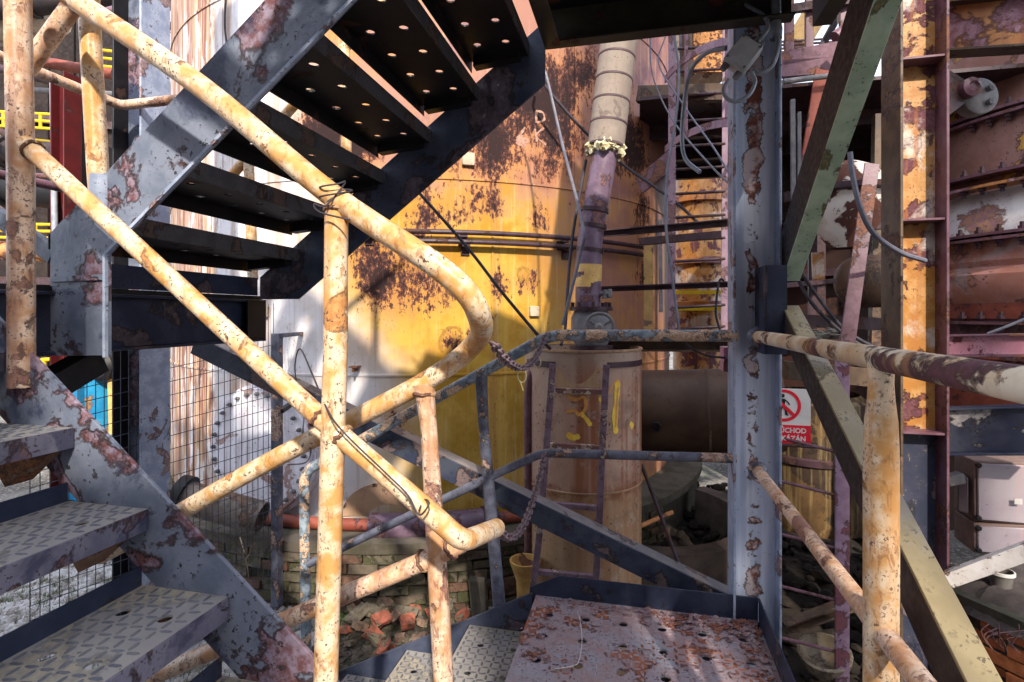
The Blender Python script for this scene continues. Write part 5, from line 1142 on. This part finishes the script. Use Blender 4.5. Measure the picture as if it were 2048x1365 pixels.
c = UD(2002, 1142, 3.1); m = MB(); m.lathe([(.045,-.11),(.058,0),(.054,0),(.042,-.105),(0,-.105)], c, 24); T.part('body', m, flat("cloudy plastic", (.15,.14,.13), (.09,.08,.07), 9., .5))
m = MB(); m.lathe([(.056,-.016),(.064,-.014),(.064,.002),(.056,.004)], c, 24); T.part('rim', m, SIGNW); T.done()

# raised floor on the right with its brick edge
def onz(px, py, z): return UZ(px, py, z)
RZ = -1.60
e0, e1 = UD(1872,1172,3.2), UD(2150,1262,2.62); e0.z = e1.z = RZ
T = Thing('brick_foundation', 'broken orange brick foundation with a dark soil top, lower right corner', 'foundation')
d = (e1-e0); d.z = 0; L = d.length; d.normalize(); nb = V((d.y,-d.x,0)); nb = nb if nb.y < 0 else -nb
m = MB(); m.prism([e0, e1, e1 - nb*1.0, e0 - nb*1.0], (0,0,GZ-RZ)); T.part('core', m, MORTAR)
m = MB(); n_ = 16; tv = []; tf = []
for j in range(9):
    for i in range(n_+1): tv.append(e0 + d*(L*i/n_) - nb*(1.0*j/8 - (.04 if j == 0 else 0)) + ZA*(.012 + random.uniform(0,.05)*(1 if j else .2) - (.09 if j == 0 else 0)))
for j in range(8):
    for i in range(n_): k = j*(n_+1)+i; tf.append((k,k+1,k+n_+2,k+n_+1))
m.add(tv, tf); T.part('soil_top', m, flat("grey soil top", (.06,.05,.048), (.035,.028,.028), 7., .95, .8))
bw = []
for k in range(4):
    m = MB(); j = lambda: random.uniform(-.004,.004); m.obox((0,0,0), (.118,j(),j()), (0,.055,0), (0,0,.031)); m.v = [p + V((j(),j(),j())) for p in m.v]; me = m.mesh('brick'); me.materials.append(BRICKO[k % 2]); bw.append(me)
q = Quaternion(ZA, math.atan2(d.y, d.x))
for row in range(6):
    for i in range(-1, int(L/.25)+1):
        if random.random() < .12: continue
        T.inst('brick', random.choice(bw), e0 + d*(.1 + i*.25 + .125*(row % 2)) + nb*random.uniform(-.05,-.03) + ZA*(-.10 - row*.075), q)
T.done()
m = MB()
for k in range(9):
    c = UD(1975 + k*8, 1290 + (k % 3)*8, 2.55); m.tube(spline([c, c + V((random.uniform(-.05,.05),0,.06)), c + V((random.uniform(-.1,.1),0,.10))], 3), .0025, 5)
single('dry_stalks', m, PURPD, 'dry brown plant stalks in front of the orange bricks', 'plant')

# ================================================================== BROKEN BRICKS on the ground below the tank
def chunk(r):
    m = MB(); hx, hy, hz = r*random.uniform(.8,1.5), r*random.uniform(.6,1.), r*random.uniform(.4,.7)
    bm = bmesh.new(); bmesh.ops.create_cube(bm, size=1); bmesh.ops.subdivide_edges(bm, edges=bm.edges, cuts=1, use_grid_fill=True)
    vs_ = []
    for v in bm.verts: vs_.append(V((v.co.x*2*hx, v.co.y*2*hy, v.co.z*2*hz)) * random.uniform(.72,1.02))
    m.add(vs_, [[v.index for v in f.verts] for f in bm.faces]); bm.free(); me = m.mesh('broken_brick', smooth=25); return me, hz
cm = []
for i in range(12): me, hz = chunk(.055); me.materials.append(BROKEN[i % 4]); cm.append((me, hz))
spots = [(690,1262),(705,1235),(720,1268),(742,1240),(750,1275),(770,1228),(790,1252),(812,1238),(830,1225),(800,1280),(845,1250),(735,1305),(770,1300),(820,1300),(700,1290),(780,1215),(860,1225),(755,1215),(728,1222),(900,1215),(925,1235),(680,1310),(640,1225),(560,1205),(590,1195),(665,1200),(840,1280),(715,1248),(765,1256),(690,1215),(545,1125+60),(520,1165),(815,1262),(790,1320),(850,1310)]
for i, (px, py) in enumerate(spots):
    me, hz = cm[i % 12]; o = bpy.data.objects.new('broken_brick', me); C.objects.link(o); p = UZ(px, py, GZ+.03); o.location = p + V((0,0,E+.02*random.random() + (.05 if 1225 < py < 1275 and 690 < px < 830 else 0)))
    o.rotation_euler = (random.uniform(-.5,.5), random.uniform(-.5,.5), random.uniform(0,6.3)); s_ = random.uniform(.55,1.1); o.scale = (s_,)*3
    kind = ('bright red broken brick', 'dull brown broken brick', 'tan broken brick', 'grey brown broken brick')[i % 12 % 4]; where = 'in the rubble heap between the handrail posts below the tank' if px > 600 else 'in the gravel beside the wire fence post'
    o['label'] = kind + ' lying ' + where; o['category'] = 'rubble'; o['group'] = kind + 's ' + ('heaped below the tank' if px > 600 else 'by the fence')
m = MB(); a = UZ(958,1235,GZ+.02); m.obox(a + V((0,0,.10)), V((.06,.0,.0)), V((0,.02,.01)), V((-.03,.04,.15))); single('leaning_slab', m, CONC, 'grey slab leaning on the brick plinth behind the far handrail post', 'slab', bevel=.006)
m = MB(); m.tube(spline([UZ(500,1172,GZ), UD(492,1120,3.5), UD(480,1075,3.5)], 4), .004, 5); m.tube([UD(492,1120,3.5), UD(510,1085,3.5)], .003, 5); single('dry_twig', m, BEIGE, 'pale dry twig standing in the gravel by the fence', 'twig')

# ================================================================== MESH FENCE
T = Thing('mesh_fence', 'dark welded wire fence panel with a post and arm by the white tank', 'fence')
f0, f1 = UD(60,800,2.75), UD(547,692,3.92); f0.z = f1.z = 0
def fp(t, px=None): return f0.lerp(f1, t)
zt0, zt1 = (630-800)*2.75/F, (630-690)*3.92/F; zb0, zb1 = (630-1360)*2.75/F, (630-1172)*3.92/F; zb0 = max(zb0, GZ+.1); zb1 = max(zb1, GZ+.05)
m = MB(); NV, NH = 34, 19
for i in range(NV+1): t = i/NV; p = fp(t); m.tube([V((p.x,p.y,zt0+(zt1-zt0)*t+.3)), V((p.x,p.y,zb0+(zb1-zb0)*t))], .0024, 5, caps=False)
for j in range(NH+5):
    s_ = j/NH; m.tube([V((f0.x,f0.y,zt0+(zb0-zt0)*s_+.0)) + V((0,-.005,0)), V((f1.x,f1.y,zt1+(zb1-zt1)*s_)) + V((0,-.005,0))], .0024, 5, caps=False)
T.part('wire_mesh', m, WIRE, kind='stuff')
p = UD(554, 800, 3.92); m = MB(); m.box((p.x-.03,p.y-.03,GZ-.02), (p.x+.03,p.y+.03,-.135)); T.part('post', m, GREYRAIL, bevel=.003)
q = UC(602, 665); pp = V((p.x,p.y,-.15)); m = MB(); m.bar(pp + V((.03,0,0)), V((q.x,q.y,-.15)), .04, .03); T.part('arm', m, GREYRAIL, bevel=.002)
q = UC(600, 815); pp = V((p.x,p.y,-.70)); m = MB(); m.bar(pp + V((.03,0,0)), V((q.x,q.y,-.66)), .04, .03); T.part('arm', m, BLACK, bevel=.002)
T.done()

# ================================================================== LEFT BACKGROUND
T = Thing('far_hall', 'dark sooty works hall far behind the stairs at the left', 'building')
a, b = UD(-420, 600, 13), UD(345, 600, 15.5); a.z = b.z = 0; d = (b-a); L = d.length; d.normalize(); nb = V((d.y,-d.x,0)); nb = nb if nb.y < 0 else -nb
for k in range(14):
    c = a + d*(L*(k+.5)/14); m = MB(); m.obox(V((c.x,c.y,4.4)), d*(L/28-.02), nb*.1, ZA*6.5); T.part('cladding_panel', m, WALLD, bevel=.02)
for z in (.9, 3.2, 5.2): m = MB(); m.bar(a + nb*.18 + ZA*z, b + nb*.18 + ZA*z, .12, .2); T.part('girt', m, PURPD)
T.done()
def yrail(lab, x0, y0, x1, y1, h, dd, n):
    T = Thing('guard_rail', lab, 'railing', 'yellow guard rails in the left background'); a, b = UD(x0,y0,dd), UD(x1,y1,dd)
    for k in range(3): m = MB(); m.tube([a - ZA*h*k/2, b - ZA*h*k/2], .028, 8); T.part('rail', m, YEL)
    for k in range(n+1): p = a.lerp(b, k/n); m = MB(); m.tube([p, p - ZA*h], .028, 8); T.part('post', m, YEL)
    T.done()
yrail('highest yellow guard rail, left of the red column', -30, 222, 118, 230, .28, 10.5, 4)
yrail('yellow guard rail above the big dark pipe, left of the red column', -30, 270, 122, 286, .20, 10., 5)
yrail('yellow guard rail at the lower left behind the landing post', -30, 448, 122, 450, .25, 10., 3)
yrail('short yellow guard rail between column and cream post near the top left', 196, 100, 300, 112, .28, 9.5, 3)
yrail('yellow guard rail low on the left beside the blue pump', 62, 722, 140, 716, .5, 7.8, 3)
yrail('yellow guard rail behind the dark column, right of the blue pump', 215, 715, 350, 712, .55, 8.2, 4)
yrail('lower yellow guard rail behind the dark column, right of the blue pump', 215, 800, 350, 790, .45, 8.0, 4)
yrail('yellow guard rail below the knee brace at the lower left', 80, 800, 142, 790, .55, 7., 3)
for i, (x0,y0,x1,y1,r,dd,mt,lab) in enumerate(((-60,62,115,38,.22,8.5,BEIGE,'pale riveted pipe at the top left corner'), (-60,300,215,322,.20,8.,DARKBR,'upper dark thick pipe behind the far left post'), (-60,372,215,392,.24,8.,BLACK,'lower dark thick pipe behind the far left post'),
    (-40,345,240,362,.035,7.,PURP,'thin red brown pipe behind the far left post'), (105,150,112,600,.030,6.3,GALV,'thin grey conduit going down left of the red column'), (-40,500,120,506,.12,8.5,RUST,'rust coloured pipe above the landing at the far left'),
    (-40,20,330,-20,.16,8.,DARKBR,'dark pipe along the top left edge'), (190,40,330,5,.10,7.,PURP,'purple pipe near the top left, behind the column'), (-60,235,80,300,.05,7.4,PURPD,'slanting dark pipe at the far left'))):
    p, q = UD(x0,y0,dd), UD(x1,y1,dd-.3); T = Thing('pipe', lab, 'pipe'); m = MB(); m.tube([p, q], r, 20); T.part('tube', m, mt)
    if r > .1:
        for t in (.3, .75): c = p.lerp(q, t); dd_ = (q-p).normalized(); m = MB(); m.tube([c - dd_*.04, c + dd_*.04], r*1.22, 20); T.part('flange', m, mt)
    T.done()
for k, (x0,y0,x1,y1,r,dd,mt,lab) in enumerate(((60,120,230,150,.09,9.2,RUSTR,'dull red pipe high up behind the left posts'), (40,180,240,190,.05,9.0,GREYM,'thin grey pipe high up behind the left posts'), (250,60,345,52,.06,8.6,PURP,'short purple pipe between column and white tank at the top left'), (200,250,225,560,.05,8.8,BEIGE,'pale upright pipe behind the cream post at the left'), (-30,130,110,165,.07,9.4,PURPD,'sloping dark pipe at the far left under the pale pipe'))):
    m = MB(); m.tube([UD(x0,y0,dd), UD(x1,y1,dd-.2)], r, 16); single('pipe', m, mt, lab, 'pipe')
p = UD(132, 600, 6.2); T = hcol('red_column', 'dark red steel column in the left background', p.x-.10, p.x+.10, p.y-.1, p.y+.1, GZ, 2.75, REDP, REDP); T.done()
GREENG = flat('dark green grey paint', (.03,.036,.032), (.02,.022,.02), 6., .6)
p = UD(162, 600, 6.6); T = hcol('green_grey_column', 'green grey steel column just right of the red column', p.x-.07, p.x+.09, p.y-.1, p.y+.1, GZ, 2.9, GREENG, DARKBR); T.done()
T = Thing('blue_pump', 'blue painted pump with a motor on top behind the wire fence at the left', 'pump')
c = UD(205, 800, 6.4); m = MB(); m.lathe([(.30,GZ),(.30,GZ+.12),(.25,GZ+.14),(.25,-.62),(.20,-.55),(0,-.53)], V((c.x,c.y,0)), 36); T.part('casing', m, BLUET)
m = MB(); q = UD(160, 800, 6.2); m.box((q.x-.10,q.y-.1,GZ+.05), (q.x+.10,q.y+.1,-.45)); T.part('panel_box', m, BLUET, bevel=.01)
m = MB(); q = UD(203, 733, 6.1); m.lathe([(.17,-.2),(.17,.02),(.13,.05),(.12,.02),(0,.02)], q, 28, ax=-YA); T.part('motor', m, BLACK)
for x in (222,): m = MB(); m.tube([UD(x,720,6.15), UD(x+4,868,6.15)], .04, 10); T.part('pipe', m, YELPIPE)
m = MB(); q = UD(215, 884, 6.1); m.box((q.x-.32,q.y-.3,q.z-.07), (q.x+.18,q.y+.3,q.z+.02)); T.part('plinth', m, RUST, bevel=.01)
T.done()
sbar('white_pillar', 'tall white painted pillar in the left background', UD(318,-80,9.), UD(318,700,9.), .35, .25, worn("white pillar paint", (.66,.65,.67), (.58,.56,.58), (.3,.2,.17), (.4,.3,.25), (.2,.1,.1), 2., .6, .3, (.2,.1,.1), None, (.5,.8), .2), 'pillar', up=YA)
for x, lab in ((232,'left grey pipe in the rack behind the dark column'), (334,'right grey pipe in the rack behind the dark column')):
    sbar('rack_pipe', lab, UD(x,690,7.6), UD(x,905,7.6), .09, .09, GALV, 'pipe', prof='O')

# ================================================================== UNSEEN BLOCKS ADDED BEHIND THE CAMERA to cast shade
sv = SUN / -SUN.y
def behind(name, label, u0, u1, Yp, ztop, depth, mat):
    """sheet clad block added unseen behind the camera to cast shade"""
    k = -Yp; xa, xb = u0 + .4*k, u1 + .4*k
    T = Thing(name, label, 'building'); n = max(2, int((xb-xa)/.9)); 
    for i in range(n):
        a = xa + (xb-xa)*i/n; m = MB(); m.box((a+.005, Yp-.06, GZ), (xa + (xb-xa)*(i+1)/n - .005, Yp, ztop)); T.part('block_panel', m, mat)
    sk = .4*depth
    m = MB(); m.prism([(xa, Yp-.065, GZ), (xb, Yp-.065, GZ), (xb+sk, Yp-depth, GZ), (xa+sk, Yp-depth, GZ)], (0,0,ztop-.05-GZ)); T.part('body', m, mat)
    m = MB(); m.prism([(xa, Yp+.03, ztop+.002), (xb, Yp+.03, ztop+.002), (xb+sk, Yp-depth, ztop+.002), (xa+sk, Yp-depth, ztop+.002)], (0,0,.08)); T.part('block_top', m, PURPD); T.done()
behind('low_shade_block', 'low shade casting block added behind the camera on the left', -1.12, -.33, -4., .42+.787*4., 3., SHADEBLK)  # unseen, added to keep sun off the near treads
behind('stepped_shade_block', 'shade casting block added behind the camera, middle one of three steps', -1.48, -1.125, -4., 1.35+.787*4., 3., SHADEBLK)  # added step that shades the leg of the upper flight
behind('tall_shade_block', 'shade casting block added behind the camera, tallest at the far left', -9., -1.485, -4., 2.0+.787*4., 3., SHADEBLK)  # added step that shades the landing and its column
behind('right_shade_block', 'small shade casting block added behind the camera on the right, wider of two', .22, .98, -4., .66+.787*4., 2., SHADEBLK)  # added block that keeps sun off the platform deck
behind('right_shade_block', 'small shade casting block added behind the camera on the right, narrower of two', 1.19, 1.39, -4., .66+.787*4., 2., SHADEBLK)
T = Thing('raised_shade_box', 'raised shade bin on legs behind the camera', 'bin')  # added box that blocks sun from the vessel and the brace top
xa, xb, za, zb = .46+1.4, 1.40+1.4, .97+.787*3.5, 2.45+.787*3.5
m = MB(); m.box((xa,-3.9,za), (xb,-3.5,zb)); T.part('hopper', m, RUSTR)
for x in (xa+.1, xb-.1): m = MB(); m.box((x-.04,-3.75,GZ), (x+.04,-3.67,za)); T.part('leg', m, PURPD)
T.done()
behind('high_shade_block', 'tall shade casting block added behind the camera, nearer the stairs', 1.40, 2.42, -6., 15., 4., SHADEBLK)  # added tall block that shades the right of the tank
behind('narrow_shade_block', 'narrow shade casting block added behind the camera on the right', 3.02, 3.40, -6., 15., 3., SHADEBLK)  # added strip of shade for the gap between the right columns
behind('high_shade_block', 'tall shade casting block added behind the camera, farther right', 4.7, 9., -6., 15., 4., SHADEBLK)  # second tall block, added to shade the far right
